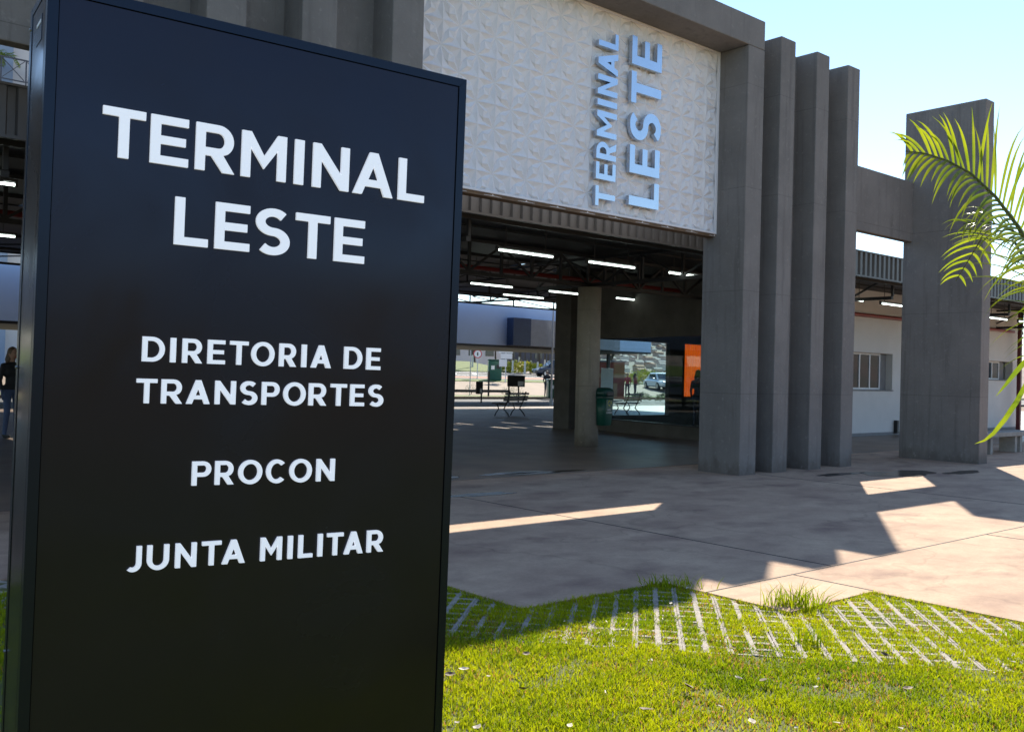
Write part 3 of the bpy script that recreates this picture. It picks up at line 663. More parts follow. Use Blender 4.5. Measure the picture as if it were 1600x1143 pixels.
# rear wall with two openings
b = MB(); y0, y1 = 19.44, 19.6
b.box(18.9, 23.2, y0, y1, 0, .33).box(18.9, 34.9, y0, y1, 2.56, 4.95).box(23.2, 23.92, y0, y1, 0, 2.56).box(23.92, 24.95, y0, y1, 0, .9).box(24.95, 34.9, y0, y1, 0, 2.56)
b.build('rear_wall', M['conc_dark'], annex)
for i in range(5):
    xa, xb = 18.92+i*.856, 18.92+(i+1)*.856
    MB().box(xa+.004, xb-.004, 19.52, 19.528, .332, 2.558).build('glass_pane', M['glass'], annex)
MB().box(23.925, 24.945, 19.52, 19.528, .902, 2.558).build('glass_pane', M['glass'], annex)
AP(18.4, 34.6, 14.06, 19.42, 3.9, 3.95, 'room_ceiling', 'ceil')

# ------------------------------------------------------------------ benches
def slat_bench(loc, rz, label):
    t = thing('park_bench', label, 'bench', loc, 'slatted benches on the rear platform')
    P_ = lambda mb, nm, m: mb.build(nm, M[m], t, off=(0, 0, 0))
    for i in range(5): P_(MB().box(-.75, .75, -.22+i*.09, -.15+i*.09, .43, .465, .004), 'slat', 'wood')
    for i in range(3):
        z = .53+i*.11; y = .25+i*.035
        P_(MB().box(-.75, .75, y, y+.03, z, z+.075, .004), 'slat', 'wood')
    for x in (-.5, .5):
        P_(MB().tube([(x, -.26, 0), (x, -.22, .1), (x, -.1, .25), (x, -.17, .42)], .022, 6), 'leg', 'iron')
        P_(MB().tube([(x, .34, 0), (x, .28, .1), (x, .12, .25), (x, .2, .42), (x, .30, .62), (x, .37, .86)], .022, 6), 'leg', 'iron')
        P_(MB().bar((x, -.24, .415), (x, .24, .415), .03, .025), 'seat_rail', 'iron')
    t.rotation_euler.z = rz; return t
slat_bench((21.95, 25.6, .004), R(196), 'dark slatted bench left of the pier, silhouetted before the street')
slat_bench((27.9, 25.5, .004), R(196), 'dark slatted bench seen through the glass wall by the bin')
sb = thing('stone_bench', 'pale stone bench on block legs right of the concrete tower', 'bench', (22.6, 9.2, 0))
MB().box(21.0, 23.75, 8.95, 9.4, .37, .47, .01).build('seat', M['stone'], sb)
for x in (21.2, 22.75):
    b = MB().box(x, x+.12, 9.0, 9.35, 0, .368, .006).box(x+.28, x+.40, 9.0, 9.35, 0, .368, .006).box(x+.122, x+.278, 9.1, 9.25, .0, .06)
    b.build('leg', M['stone'], sb)

# ------------------------------------------------------------------ rear platform, canopy and street
struct('platform_edge', MB().box(-14, 60, 33.11, 33.5, -.12, .012), M['tan'])
struct('bus_lane', MB().box(-60, 220, 33.51, 45.0, -.2, -.1), M['asph'])
struct('rear_kerb', MB().box(-60, 220, 45.01, 45.5, -.2, .05), M['tan'])
cy_ = 36.0
can = thing('platform_canopy', 'long pale blue canopy front across the bus lane', 'canopy', (30, 37, 0))
CP = lambda x0, x1, y0, y1, z0, z1, nm, m, c=0: MB().box(x0, x1, y0, y1, z0, z1, c).build(nm, M[m], can)
CP(-20, 41.3, cy_, cy_+.2, 2.86, 4.79, 'fascia_panel', 'bluewall')
CP(-20, 41.3, cy_-.02, cy_+7, 2.76, 2.855, 'soffit', 'black')
CP(-20, 41.3, cy_+.21, cy_+7, 4.5, 4.7, 'top_sheet', 'greyclad')
CP(30.6, 31.75, cy_-.5, cy_-.003, 2.87, 4.22, 'navy_box', 'navy')
CP(31.753, 38.2, cy_-.5, cy_-.003, 2.87, 4.2, 'grey_box', 'greyclad')
for x in (-8, 4, 16, 26.0, 41.0): CP(x, x+.15, cy_+3, cy_+3.15, -.1, 2.755, 'canopy_post', 'black')
# low dark railing along the far kerb
rl = thing('lane_railing', 'low dark railing along the far side of the bus lane', 'railing', (30, 46, 0))
MB().box(-20, 39.5, 46.0, 46.07, .28, .45).build('rail', M['black'], rl)
for x in np.arange(-19, 39.4, 4.05): MB().box(x, x+.12, 46.02, 46.05, -.05, 1.6 if int(x) % 3 else .9).build('post', M['black'], rl)
def strip(name, y0, z0, y1, z1, m, x0=-80, x1=260):
    return struct(name, MB().add([(x0, y0, z0), (x1, y0, z0), (x1, y1, z1), (x0, y1, z1), (x0, y0, z0-.3), (x1, y0, z0-.3), (x1, y1, z1-.3), (x0, y1, z1-.3)], [(0, 1, 2, 3), (7, 6, 5, 4), (0, 4, 5, 1), (2, 6, 7, 3), (1, 5, 6, 2), (3, 7, 4, 0)]), M[m])
strip('planting_strip', 45.51, .02, 48.0, .05, 'verge')
strip('forecourt', 48.01, .05, 57.0, .80, 'tan')
strip('verge', 57.01, .84, 59.5, .98, 'verge', -80, 66)
strip('east_field', 57.01, .60, 90, .55, 'earth', 66.01, 164)
strip('street', 59.51, .95, 75.0, 1.55, 'asph', -80, 66)
for a, b, m, nm in [(62.0, 64.0, 'orangelane', 'cycle_lane'), (66.2, 66.5, 'paint', 'lane_line'), (73.6, 74.0, 'paint', 'lane_line')]:
    k = (1.55-.95)/(75-59.51); f = lambda y: .95+(y-59.51)*k+.006
    o = MB().add([(-80, a, f(a)), (66, a, f(a)), (66, b, f(b)), (-80, b, f(b))], [(0, 1, 2, 3)]).build(nm, M[m]); o['kind'] = 'structure'
for i in range(7):
    x = 40+i*2.4; y = 68.5; k = (1.55-.95)/(75-59.51); f = lambda y: .95+(y-59.51)*k+.006
    o = MB().add([(x, y, f(y)), (x+.5, y, f(y)), (x+2.6, y+3, f(y+3)), (x+2.1, y+3, f(y+3))], [(0, 1, 2, 3)]).build('hatch_marking', M['paint']); o['kind'] = 'structure'
strip('grass_bank', 75.01, 1.62, 84, 2.7, 'verge', -80, 66)
strip('far_field', 84.01, 2.7, 160, 3.0, 'earth', -200, 66)
# hill with town
na, nr = 60, 26; vs_, fs_ = [], []
def hillz(az, r):
    if r < 430: return -.4-34*max(0, (r-232)/198)
    return -34.4+77*min(1.1, (r-430)/1170)*(1+.12*math.sin(az*9)+.08*math.sin(az*23+1))
for i in range(na):
    az = R(-30+i*150/(na-1))
    for j in range(nr):
        r = 232+ (j/(nr-1))**1.3*1700; vs_.append((r*math.sin(az), r*math.cos(az), hillz(az, r) if j else -.35))
for i in range(na-1):
    for j in range(nr-1): fs_.append((i*nr+j, (i+1)*nr+j, (i+1)*nr+j+1, i*nr+j+1))
struct('hill', MB().add(vs_, fs_), M['hill'], smooth=True)
hm = []
for hv in range(4):
    w_, d_, h_ = [(8, 7, 3.0), (10, 7, 3.3), (7, 7, 5.2), (13, 7, 3.1)][hv]
    wl_ = MB().box(-w_/2, w_/2, -d_/2, d_/2, -3, h_).mesh('house_wall', M['house%d' % hv])
    o_ = .5; rf = MB().add([(-w_/2-o_, -d_/2-o_, h_+.02), (w_/2+o_, -d_/2-o_, h_+.02), (w_/2+o_, d_/2+o_, h_+.02), (-w_/2-o_, d_/2+o_, h_+.02), (-w_/2-o_, 0, h_+1.6), (w_/2+o_, 0, h_+1.6)],
                           [(0, 1, 5, 4), (2, 3, 4, 5), (0, 4, 3), (1, 2, 5), (0, 3, 2, 1)]).mesh('house_roof', M['roofclay' if hv % 2 else 'roofgrey'])
    hm.append((wl_, rf))
hr = random.Random(11); nh = 0
for j in range(13):
    r = 860+j*60
    for i in range(int(11+j*.3)):
        az = R(44.2+9.2*(i+hr.uniform(-.3, .3))/(11+j*.3)); rr_ = r+hr.uniform(-22, 22); hv = hr.choice([0, 0, 1, 1, 3, 2])
        h = inst('house', hm[hv][0], None, (rr_*math.sin(az), rr_*math.cos(az), hillz(az, rr_)+1), hr.uniform(-.5, .5)+R(-45)*0)
        tag(h, 'small distant house on the town hillside seen through glass', 'house', 'houses of the far hillside town'); inst('roof', hm[hv][1], h); nh += 1

# trees of the street
def tree_mesh(seed, hgt, spread, nleaf, trunkh):
    r_ = random.Random(seed); tb = MB(); tips = []
    top = Vector((r_.uniform(-.2, .2), r_.uniform(-.2, .2), trunkh)); tb.tube([(0, 0, -.3), top*.5+Vector((.08, 0, 0)), top], [.2, .16, .13], 8)
    for k in range(7):
        a = 2*math.pi*k/7+r_.uniform(-.3, .3); L = spread*r_.uniform(.55, .95)
        e_ = top+Vector((math.cos(a)*L, math.sin(a)*L, (hgt-trunkh)*r_.uniform(.25, .85))); mid = (top+e_)/2+Vector((0, 0, .3))
        tb.tube([top-Vector((0, 0, .1)), mid, e_], [.09, .06, .02], 5); tips += [mid, e_, (mid+e_)/2]
    lb = MB(); vs, fs = [], []
    for k in range(nleaf):
        c = r_.choice(tips); p = c+Vector((r_.gauss(0, .55), r_.gauss(0, .55), r_.gauss(.15, .45)))*spread*.33
        a = Vector((r_.gauss(0, 1), r_.gauss(0, 1), r_.gauss(0, .6))).normalized(); b_ = a.orthogonal().normalized(); s = r_.uniform(.10, .2)
        o = len(vs); vs += [p-a*s, p+b_*s*.5, p+a*s, p-b_*s*.5]; fs.append((o, o+1, o+2, o+3))
    me = bpy.data.meshes.new('crown'); me.from_pydata([tuple(v) for v in vs], [], fs); me.update(); me.materials.append(M['leafd'])
    return tb.mesh('trunk', M['trunk']), me
TM = [tree_mesh(1, 7.5, 3.6, 2600, 2.4), tree_mesh(2, 9, 4.2, 3000, 2.8), tree_mesh(3, 6, 3.0, 2200, 1.8)]
def gz(y):
    P_ = [(-99, 0), (48, .05), (57, .8), (59.5, .97), (75, 1.55), (84, 2.7), (160, 3.0)]
    for (a, za), (b, zb) in zip(P_, P_[1:]):
        if y <= b: return za+(zb-za)*(y-a)/(b-a) if a > -50 else .03
    return 3
def at(px, dist):   # a spot on the bearing that pixel column px looks along
    d = fwd+cr*((px-800)/1502.06); return d.x*dist, d.y*dist
lbl = ['spreading dark street tree behind the red kiosk sign', 'dark leafy street tree left of the white sign', 'dark leafy street tree behind the green recycling box', 'tall dark street tree above the grass bank middle',
       'dark street tree behind whitewashed trunks', 'dark street tree behind the parked blue car', 'broad dark tree at far end of the grass bank', 'dark tree beyond the column', 'dark tree behind the low red kiosk']
for i, (px, ds, v, s) in enumerate([(700, 118, 0, .8), (742, 125, 1, .72), (775, 130, 1, .75), (812, 122, 0, .8), (842, 126, 2, 1.0), (868, 128, 1, .75), (893, 118, 0, .8), (925, 130, 1, .75), (955, 110, 2, .9)]):
    x, y = at(px, ds); t = thing('street_tree', lbl[i], 'tree', (x, y, gz(y)), 'dark trees beyond the street')
    for nm, me in zip(('trunk', 'crown'), TM[v]): inst(nm, me, t, rz=i*1.3, scale=(s, s, s))
wt = MB().tube([(0, 0, -.1), (.02, 0, 1.3)], [.11, .09], 8).mesh('limewashed_trunk', M['lime']); wt2 = MB().tube([(.02, 0, 1.3), (.05, .03, 2.6), (.0, .0, 3.6)], [.088, .07, .05], 8).mesh('upper_trunk', M['trunk'])
for i, px in enumerate([738, 801, 811, 820, 829, 840, 851, 856, 872]):
    x, y = at(px, [100, 98, 104, 97, 101, 96, 104, 103, 102][i]); t = thing('young_tree', 'slim whitewashed tree trunk on the bank, number %s from left' % ['one', 'two', 'three', 'four', 'five', 'six', 'seven', 'eight', 'nine'][i], 'tree', (x, y, gz(y)), 'whitewashed trunks on the grass bank')
    inst('limewashed_trunk', wt, t); inst('upper_trunk', wt2, t); c = inst('crown', TM[2][1], t, rz=i, scale=(.42, .42, .5)); c.location.z = 2.2
# dark buildings behind the trees
for px, ds, w_, h_, m, lb in [(726, 150, 12, 9, 'apt2', 'pale building corner behind the street at far left'), (790, 165, 22, 8, 'darkb', 'dark low building behind street trees')]:
    x, y = at(px, ds); t = thing('street_building', lb, 'building', (x, y, 2.9))
    P_ = lambda mb, nm, mm: mb.build(nm, M[mm], t, off=(0, 0, 0))
    P_(MB().box(-w_/2, w_/2, 0, 8, -.5, h_), 'wall', m); P_(MB().box(-w_/2-.3, w_/2+.3, -.3, 8.3, h_+.01, h_+.35), 'roof_slab', 'roofgrey')
    for k in range(4): P_(MB().box(-w_/2+1+k*w_/4.3, -w_/2+2.4+k*w_/4.3, -.05, -.004, 1.2, 2.6), 'window', 'glassdark')
    t.rotation_euler.z = R(-20)
# street furniture
def sgn(px, ds, h, shape, label, name='road_sign'):
    x, y = at(px, ds); z = gz(y); t = thing(name, label, 'sign', (x, y, z)); P_ = lambda mb, nm, mm: mb.build(nm, M[mm], t, off=(0, 0, 0))
    P_(MB().tube([(0, 0, -.1), (0, 0, h)], .035, 8), 'pole', 'galv')
    if shape == 'round':
        P_(MB().tube([(0, -.04, h-.35), (0, -.055, h-.35)], .34, 24), 'disc', 'signr'); P_(MB().tube([(0, -.056, h-.35), (0, -.06, h-.35)], .27, 24), 'disc_face', 'signw')
        P_(MB().box(-.05, .05, -.066, -.062, h-.48, h-.22), 'mark', 'black')
    else:
        P_(MB().box(-.55, .55, -.06, -.04, h-.7, h), 'board', 'signw'); P_(MB().box(-.45, .35, -.066, -.061, h-.5, h-.1), 'print', 'signr'); P_(MB().box(-.4, .5, -.06, -.04, h-1.15, h-.75), 'board', 'signw'); P_(MB().box(-.5, .1, -.06, -.04, h-1.75, h-1.2), 'board', 'signw')
    t.rotation_euler.z = R(-42); return t
sgn(746, 76, 2.35, 'round', 'round white sign with red rim before the road'); sgn(790, 74, 3.0, 'sq', 'white boards with red print on pole beside recycling box')
x, y = at(735, 60); po = thing('flag_pole', 'thin pale pole left of the round sign', 'pole', (x, y, gz(y))); MB().tube([(0, 0, -.1), (0, 0, 4.6)], .03, 8).build('shaft', M['galv'], po, off=(0, 0, 0))
x, y = at(862.5, 44.5); po = thing('lamp_pole', 'tall thin white lamp pole before the blue canopy', 'pole', (x, 35.2, 0)); x = 35.2*x/y; po.location.x = x
MB().tube([(0, 0, -.1), (0, 0, .25)], .09, 10).build('base', M['galv'], po, off=(0, 0, 0)); MB().tube([(0, 0, .25), (0, 0, 4.9)], [.05, .04], 10).build('shaft', M['galv'], po, off=(0, 0, 0))
def recycle(px, ds, label, w_=1.6, h_=1.9, m='bin'):
    x, y = at(px, ds); t = thing('recycling_box', label, 'container', (x, y, gz(y))); P_ = lambda mb, nm, mm: mb.build(nm, M[mm], t, off=(0, 0, 0))
    P_(MB().box(-w_/2, w_/2, -.5, .5, 0, h_, .05), 'body', m); P_(MB().box(-w_/2-.05, w_/2+.05, -.55, .55, h_+.003, h_+.12, .04), 'lid', 'binlid'); P_(MB().box(-w_*.3, -w_*.05, -.52, -.503, h_*.55, h_*.75), 'label_panel', 'whitep')
    P_(MB().box(w_*.1, w_*.4, -.515, -.503, h_*.6, h_*.8), 'flap', 'black'); t.rotation_euler.z = R(-35); return t
recycle(773, 76, 'green recycling box on the verge before the road', 1.05, 1.55)
recycle(866, 60, 'green bin beside the standing person on the forecourt', .8, 1.05)
def cabinet(px, ds, w_, h0, h1, label, legs):
    x, y = at(px, ds); t = thing('notice_cabinet', label, 'cabinet', (x, y, gz(y))); P_ = lambda mb, nm, mm: mb.build(nm, M[mm], t, off=(0, 0, 0))
    P_(MB().box(-w_/2, w_/2, -.2, .2, h0, h1, .03), 'box', 'black')
    for s in legs: P_(MB().box(s*w_/2-.04, s*w_/2+.04, -.04, .04, -.1, h0-.002), 'post', 'black')
    P_(MB().box(w_*.1, w_*.42, -.215, -.203, h0+.05, h0+.3), 'paper', 'whitep'); t.rotation_euler.z = R(-40)
cabinet(807, 52, .95, .75, 1.35, 'dark cabinet on two posts behind the bench', (-.8, .3)); cabinet(750, 50, .36, .35, 1.0, 'small dark post box left of recycling box', (.6,))
# kiosk and white panel seen through the glass
def kiosk():
    x, y = at(958, 62); t = thing('red_kiosk', 'red kiosk with tan band seen through the glass wall', 'kiosk', (x, y, gz(y))); P_ = lambda mb, nm, mm: mb.build(nm, M[mm], t, off=(0, 0, 0))
    P_(MB().box(-1.2, .75, 0, 1.6, 0, 1.35, .02), 'lower_wall', 'kiosk'); P_(MB().box(-1.2, .75, .02, 1.6, 1.352, 1.6), 'band', 'kiosk2'); P_(MB().box(-1.2, .75, 0, 1.6, 1.602, 2.35, .02), 'upper_wall', 'kiosk'); P_(MB().box(-.5, .3, -.01, .0, .1, 1.0), 'hatch', 'kiosk2')
    P_(MB().box(-1.3, .85, -.1, 1.7, 2.352, 2.45), 'roof', 'roofgrey'); t.rotation_euler.z = R(-45)
kiosk()
x, y = at(1082, 60); oc = thing('orange_curtain', 'bright orange pleated cloth hanging at right behind the glass wall', 'curtain', (x, y, .03))
for i in range(14):
    a = -.98+i*.14; MB().add([(a, 0, .1), (a+.05, -.13, .1), (a+.138, .0, .1), (a, 0, 4.2), (a+.05, -.13, 4.2), (a+.138, .0, 4.2)], [(0, 1, 4, 3), (1, 2, 5, 4)]).build('pleat', M['orange'], oc, off=(0, 0, 0))
MB().tube([(-1.1, 0, 4.25), (1.1, 0, 4.25)], .04, 8).build('hanging_rod', M['galv'], oc, off=(0, 0, 0))
for q in (-1.08, 1.08): MB().tube([(q, .02, -.1), (q, .02, 4.2)], .04, 8).build('post', M['galv'], oc, off=(0, 0, 0))
oc.rotation_euler.z = R(-51)
x, y = at(949, 56); t = thing('white_panel', 'white upright board left of the red kiosk behind glass', 'board', (x, y, gz(y))); MB().box(-.35, .35, -.04, .04, .15, 1.9, .01).build('sheet', M['signw'], t, off=(0, 0, 0)); MB().box(-.3, .3, -.03, .03, -.1, .148).build('foot', M['galv'], t, off=(0, 0, 0)); t.rotation_euler.z = R(-45)
def shrub(px, ds, s, m, label, n=900, flat=.7):
    x, y = at(px, ds); r_ = random.Random(int(px)); t = thing('shrub', label, 'shrub', (x, y, gz(y))); vs, fs = [], []
    for k in range(n):
        a = Vector((r_.gauss(0, 1), r_.gauss(0, 1), abs(r_.gauss(0, 1)))).normalized(); q = a*s*r_.uniform(.5, 1)**.5; q.z *= flat
        d = Vector((r_.gauss(0, 1), r_.gauss(0, 1), r_.gauss(.6, 1))).normalized(); b_ = d.orthogonal().normalized(); l = s*r_.uniform(.08, .18); o = len(vs)
        vs += [q, q+b_*l*.25+d*l*.5, q+d*l, q-b_*l*.25+d*l*.5]; fs.append((o, o+1, o+2, o+3))
    b = MB(); b.add(vs, fs); me = bpy.data.meshes.new('foliage'); me.from_pydata(b.v, [], b.f); me.materials.append(M[m]); inst('foliage', me, t)
    MB().tube([(0, 0, -.1), (0, 0, s*.4)], .03, 6).build('stem', M['trunk'], t, off=(0, 0, 0))
shrub(1012, 88, 2.3, 'leafy', 'yellow flowering shrub left of the white car', flat=.5); shrub(1003, 60, .7, 'leafg', 'green shrub before the yellow shrub behind glass'); shrub(1041, 60, .7, 'leafg', 'green shrub at the front corner of the white car')
for px, lb in [(738, 'spiky plant left end of railing'), (795, 'spiky plant behind the slatted bench'), (808, 'taller spiky plant behind the bench end'), (872, 'small plant by the corner pier')]: shrub(px, 62, .55, 'leafg', lb, 300, 1.2)
shrub(812, 101, 3.2, 'leafy', 'yellow green hedge at foot of whitewashed trunks', 1500, .3)

# cars
def car(px, ds, rz, paint, label, suv):
    x, y = at(px, ds); t = thing('parked_car', label, 'car', (x, y, gz(y)), 'cars out on the street'); P_ = lambda mb, nm, mm, par=None, sm=False: mb.build(nm, M[mm], par or t, None, sm, off=(0, 0, 0))
    Lh, W = 2.15, .88; hb, hr_ = (.98, 1.68) if suv else (.86, 1.44)
    st = [(-Lh, .45, .62, .70), (-Lh+.12, .30, .72, .80), (-1.3, .24, hb-.08, W), (-.7, .22, hb, W), (.8, .22, hb+.03, W), (1.6, .24, hb+.02, W-.02), (Lh-.08, .3, hb-.03, .80), (Lh, .45, hb-.1, .74)]
    def ring(x_, z0, z1, w_, c=.12):
        c = min(c, (z1-z0)*.3); return [(x_, -w_+c, z0), (x_, w_-c, z0), (x_, w_, z0+c), (x_, w_, z1-c), (x_, w_-c*1.2, z1), (x_, -w_+c*1.2, z1), (x_, -w_, z1-c), (x_, -w_, z0+c)]
    bd = P_(loft([ring(*s) for s in st]), 'body', paint, sm=False)
    cb = [(-1.05, hb-.02, hb+.02, .78), (-.35, hb-.02, hr_-.06, .66), (.1, hb-.02, hr_, .64), (1.1, hb-.02, hr_-.03, .64), (1.75 if suv else 1.6, hb-.02, hb+.12, .74)]
    P_(loft([ring(x_, z0, z1, w_, .1) for x_, z0, z1, w_ in cb]), 'cabin', paint)
    for s in (-1, 1):
        for a, b_ in [(-.55, .05), (.12, .95)]:
            P_(MB().add([(a-.18 if a < 0 else a, s*.775, hb+.06), (b_, s*.775, hb+.06), (b_, s*.665, hr_-.12), (a+.2 if a < 0 else a, s*.665, hr_-.12)], [(0, 1, 2, 3)]), 'side_window', 'glassdark')
    P_(MB().add([(-1.06, -.66, hb+.05), (-1.06, .66, hb+.05), (-.42, .56, hr_-.10), (-.42, -.56, hr_-.10)], [(0, 1, 2, 3)]), 'windscreen', 'glassdark')
    for s in (-1, 1):
        P_(MB().box(-Lh-.01, -Lh+.14, s*.56-.15, s*.56+.15, .60, .72, .02), 'headlight', 'lens'); P_(MB().box(-.72, -.55, s*.93-.07, s*.93+.07, hb+.02, hb+.15, .03), 'wing_mirror', paint)
    P_(MB().box(-Lh-.015, -Lh+.02, -.45, .45, .42, .55), 'grille', 'black'); P_(MB().box(-Lh-.025, -Lh-.016, -.2, .2, .44, .52), 'number_plate', 'plate')
    for xx in (-1.32, 1.3):
        for s in (-1, 1):
            wh = P_(MB().tube([(xx, s*.70, .32), (xx, s*.90, .32)], .32, 20), 'wheel', 'rubber'); P_(MB().tube([(xx, s*.901, .32), (xx, s*.915, .32)], .2, 16), 'rim', 'rim', wh)
    t.rotation_euler.z = rz
car(868, 92, R(-20), 'carblue', 'dark blue high car on the street behind the lamp pole', True)
car(1034, 80, R(62), 'carwhite', 'white car facing the station seen through the glass wall', False)

# distant apartment house seen above the left beam gap
ap = thing('apartment_house', 'tall house with railed balcony glimpsed at upper left corner', 'building', (12, 60, 0))
AQ = lambda x0, x1, y0, y1, z0, z1, nm, m, par=None: MB().box(x0, x1, y0, y1, z0, z1).build(nm, M[m], par or ap)
AQ(4, 14.2, 62, 74, .5, 20.1, 'wall', 'apt'); AQ(14.203, 20, 62.5, 74, .5, 24, 'wall', 'apt2'); AQ(4, 13.4, 61.9, 61.99, 20.1, 20.35, 'eave', 'darkb'); AQ(4, 13.0, 64, 74, 20.36, 24, 'wall', 'apt2')
AQ(4, 17, 60, 61.98, 17.0, 17.25, 'balcony_floor', 'darkb')
rl2 = MB().box(4, 17, 60.0, 60.06, 18.62, 18.7).box(4, 17, 60.0, 60.06, 17.4, 17.46)
for k in range(10):
    x = 4+k*1.3; rl2.box(x, x+.07, 60.001, 60.059, 17.25, 18.62); rl2.bar((x+.1, 60.03, 17.5), (x+1.25, 60.03, 18.6), .03, .04); rl2.bar((x+.1, 60.06, 18.6), (x+1.25, 60.06, 17.5), .03, .04)
rl2.build('balcony_railing', M['darkb'], ap)
for x in (6, 9, 12): AQ(x, x+1.1, 61.96, 61.998, 17.6, 19.4, 'window', 'glassdark')

# ------------------------------------------------------------------ palms
def frond(pts, lmax, nl, width, droop, seed, tau=0., t0=.12):
    """pts: rachis polyline base->tip. returns (rachis MB, leaflet data)"""
    r_ = random.Random(seed); P = [Vector(p) for p in pts]
    seg = [(P[i+1]-P[i]).length for i in range(len(P)-1)]; T = sum(seg)
    def pos(t):
        d = t*T
        for i, s in enumerate(seg):
            if d <= s or i == len(seg)-1: return P[i]+(P[i+1]-P[i])*(d/s), (P[i+1]-P[i]).normalized()
            d -= s
    rb = MB().tube(P, [.012*(1-.8*i/(len(P)-1)) for i in range(len(P))], 6)
    vs, fs = [], []
    for k in range(nl):
        t = t0+(.99-t0)*(k+.5)/nl; p, d = pos(t); sd = d.cross(Vector((0, 0, 1))).normalized(); up = sd.cross(d); ct, st_ = math.cos(R(tau)), math.sin(R(tau)); sd, up = sd*ct+up*st_, up*ct-sd*st_
        for s in (-1, 1):
            L = lmax*(math.sin(math.pi*min(1, .22+.72*t))**.8)*r_.uniform(.78, 1.12)
            dir_ = (sd*s*1.0+d*(.45+.5*t)+up*r_.uniform(.15, .55)).normalized(); cur = p.copy(); n = 7; g = droop*r_.uniform(.8, 1.2)
            wv = (d-dir_*d.dot(dir_)).normalized(); o = len(vs)
            for q in range(n+1):
                u = q/n; wq = width*(.35+.65*math.sin(math.pi*min(1, .15+.6*u)))*(1-u**3) if q < n else .0005
                fold = (sd*0+up)*(wq*.25)
                vs += [cur+wv*wq*.5+fold, cur-fold*0, cur-wv*wq*.5+fold]
                if q < n:
                    dir_ = (dir_+Vector((0, 0, -1))*g/n*(.4+1.3*u)).normalized(); cur = cur+dir_*(L/n)
                    a = o+q*3; fs += [(a, a+1, a+4, a+3), (a+1, a+2, a+5, a+4)]
    return rb, (vs, fs)
def palm(name, label, base, fr, trunk):
    t = thing(name, label, 'palm', base)
    MB().tube(trunk, [.07, .06, .05][:len(trunk)] if len(trunk) <= 3 else .06, 10).build('trunk', M['trunk'], t)
    for i, a in enumerate(fr):
        rb, (vs, fs) = frond(*a)
        if len(a) == 6 and a[1] == .05:
            for cl in EXTRA:
                P = [Vector(q) for q in cl]; o = len(vs)
                for q in range(13):
                    u = q/12*(len(P)-1); k0 = min(int(u), len(P)-2); c = P[k0]+(P[k0+1]-P[k0])*(u-k0); d = (P[k0+1]-P[k0]).normalized(); wv = d.cross(fwd).normalized(); wq = .022*math.sin(math.pi*(.18+.82*q/12))+.0008
                    vs += [c+wv*wq*.5, c+fwd*wq*.2, c-wv*wq*.5]
                    if q < 12: b_ = o+q*3; fs += [(b_, b_+1, b_+4, b_+3), (b_+1, b_+2, b_+5, b_+4)]
        f = rb.build('frond', M['rachis'], t)
        me = bpy.data.meshes.new('leaflets'); b = Vector(base); me.from_pydata([tuple(v-b) for v in vs], [], fs); me.update(); me.materials.append(M['palm']); me.shade_smooth()
        inst('leaflets', me, f)
    return t
D4 = 4.6
def px3(px, py, d=D4): return tuple(Vector((0, 0, 1.5))+(fwd+cr*((px-800)/1502.06)+cu*((571.5-py)/1502.06))*d)
crown = Vector(px3(1715, 600, 4.55))
f1 = [crown, px3(1668, 500, 4.52), px3(1620, 405, 4.5), px3(1590, 353, 4.48), px3(1556, 308, 4.46), px3(1517, 271, 4.44), px3(1480, 251, 4.42), px3(1446, 240, 4.42), px3(1415, 236, 4.42)]
f2 = [crown, px3(1690, 500, 4.75), px3(1655, 420, 4.85), px3(1610, 375, 4.9), px3(1565, 352, 4.95), px3(1530, 345, 5.0), px3(1505, 350, 5.0)]
f3 = [crown, px3(1690, 560, 4.4), px3(1662, 548, 4.3), px3(1636, 560, 4.25), px3(1615, 590, 4.2)]
f3 = [crown, px3(1690, 540, 4.4), px3(1660, 520, 4.3), px3(1635, 535, 4.25), px3(1622, 560, 4.2)]
EXTRA = [[px3(1624, 562, 4.2), px3(1606, 595, 4.2), px3(1588, 628, 4.2), px3(1570, 655, 4.2), px3(1552, 677, 4.2), px3(1538, 688, 4.2), px3(1523, 693, 4.2)],
         [px3(1630, 545, 4.22), px3(1606, 560, 4.22), px3(1588, 580, 4.22), px3(1572, 600, 4.22), px3(1556, 619, 4.22)],
         [px3(1636, 535, 4.25), px3(1625, 600, 4.24), px3(1612, 660, 4.24), px3(1606, 700, 4.24)]]
fr = [(f1, .44, 46, .017, 1.15, 1, 72), (f2, .46, 32, .014, 1.5, 2, 35), (f3, .05, 1, .02, .5, 3)]
for k, (dx, dy, dz, L) in enumerate([(.9, .1, .6, 1), (.3, -.9, .5, 1), (.6, .7, .9, 1), (.8, -.6, .3, 1), (.1, .1, 1.4, 1)]):
    c = crown; d = Vector((dx, dy, dz)); pts_ = [c, c+d*.45, c+d*.85+Vector((0, 0, .02)), c+Vector((d.x*1.25, d.y*1.25, d.z*.95)), c+Vector((d.x*1.6, d.y*1.6, d.z*.7))]
    fr.append((pts_, .40, 24, .018, .8, 10+k))
palm('palm_tree', 'young palm reaching sunlit green fronds in from right edge', (crown.x, crown.y, -.02), fr, [(crown.x, crown.y, -.05), (crown.x, crown.y, .8), tuple(crown)])
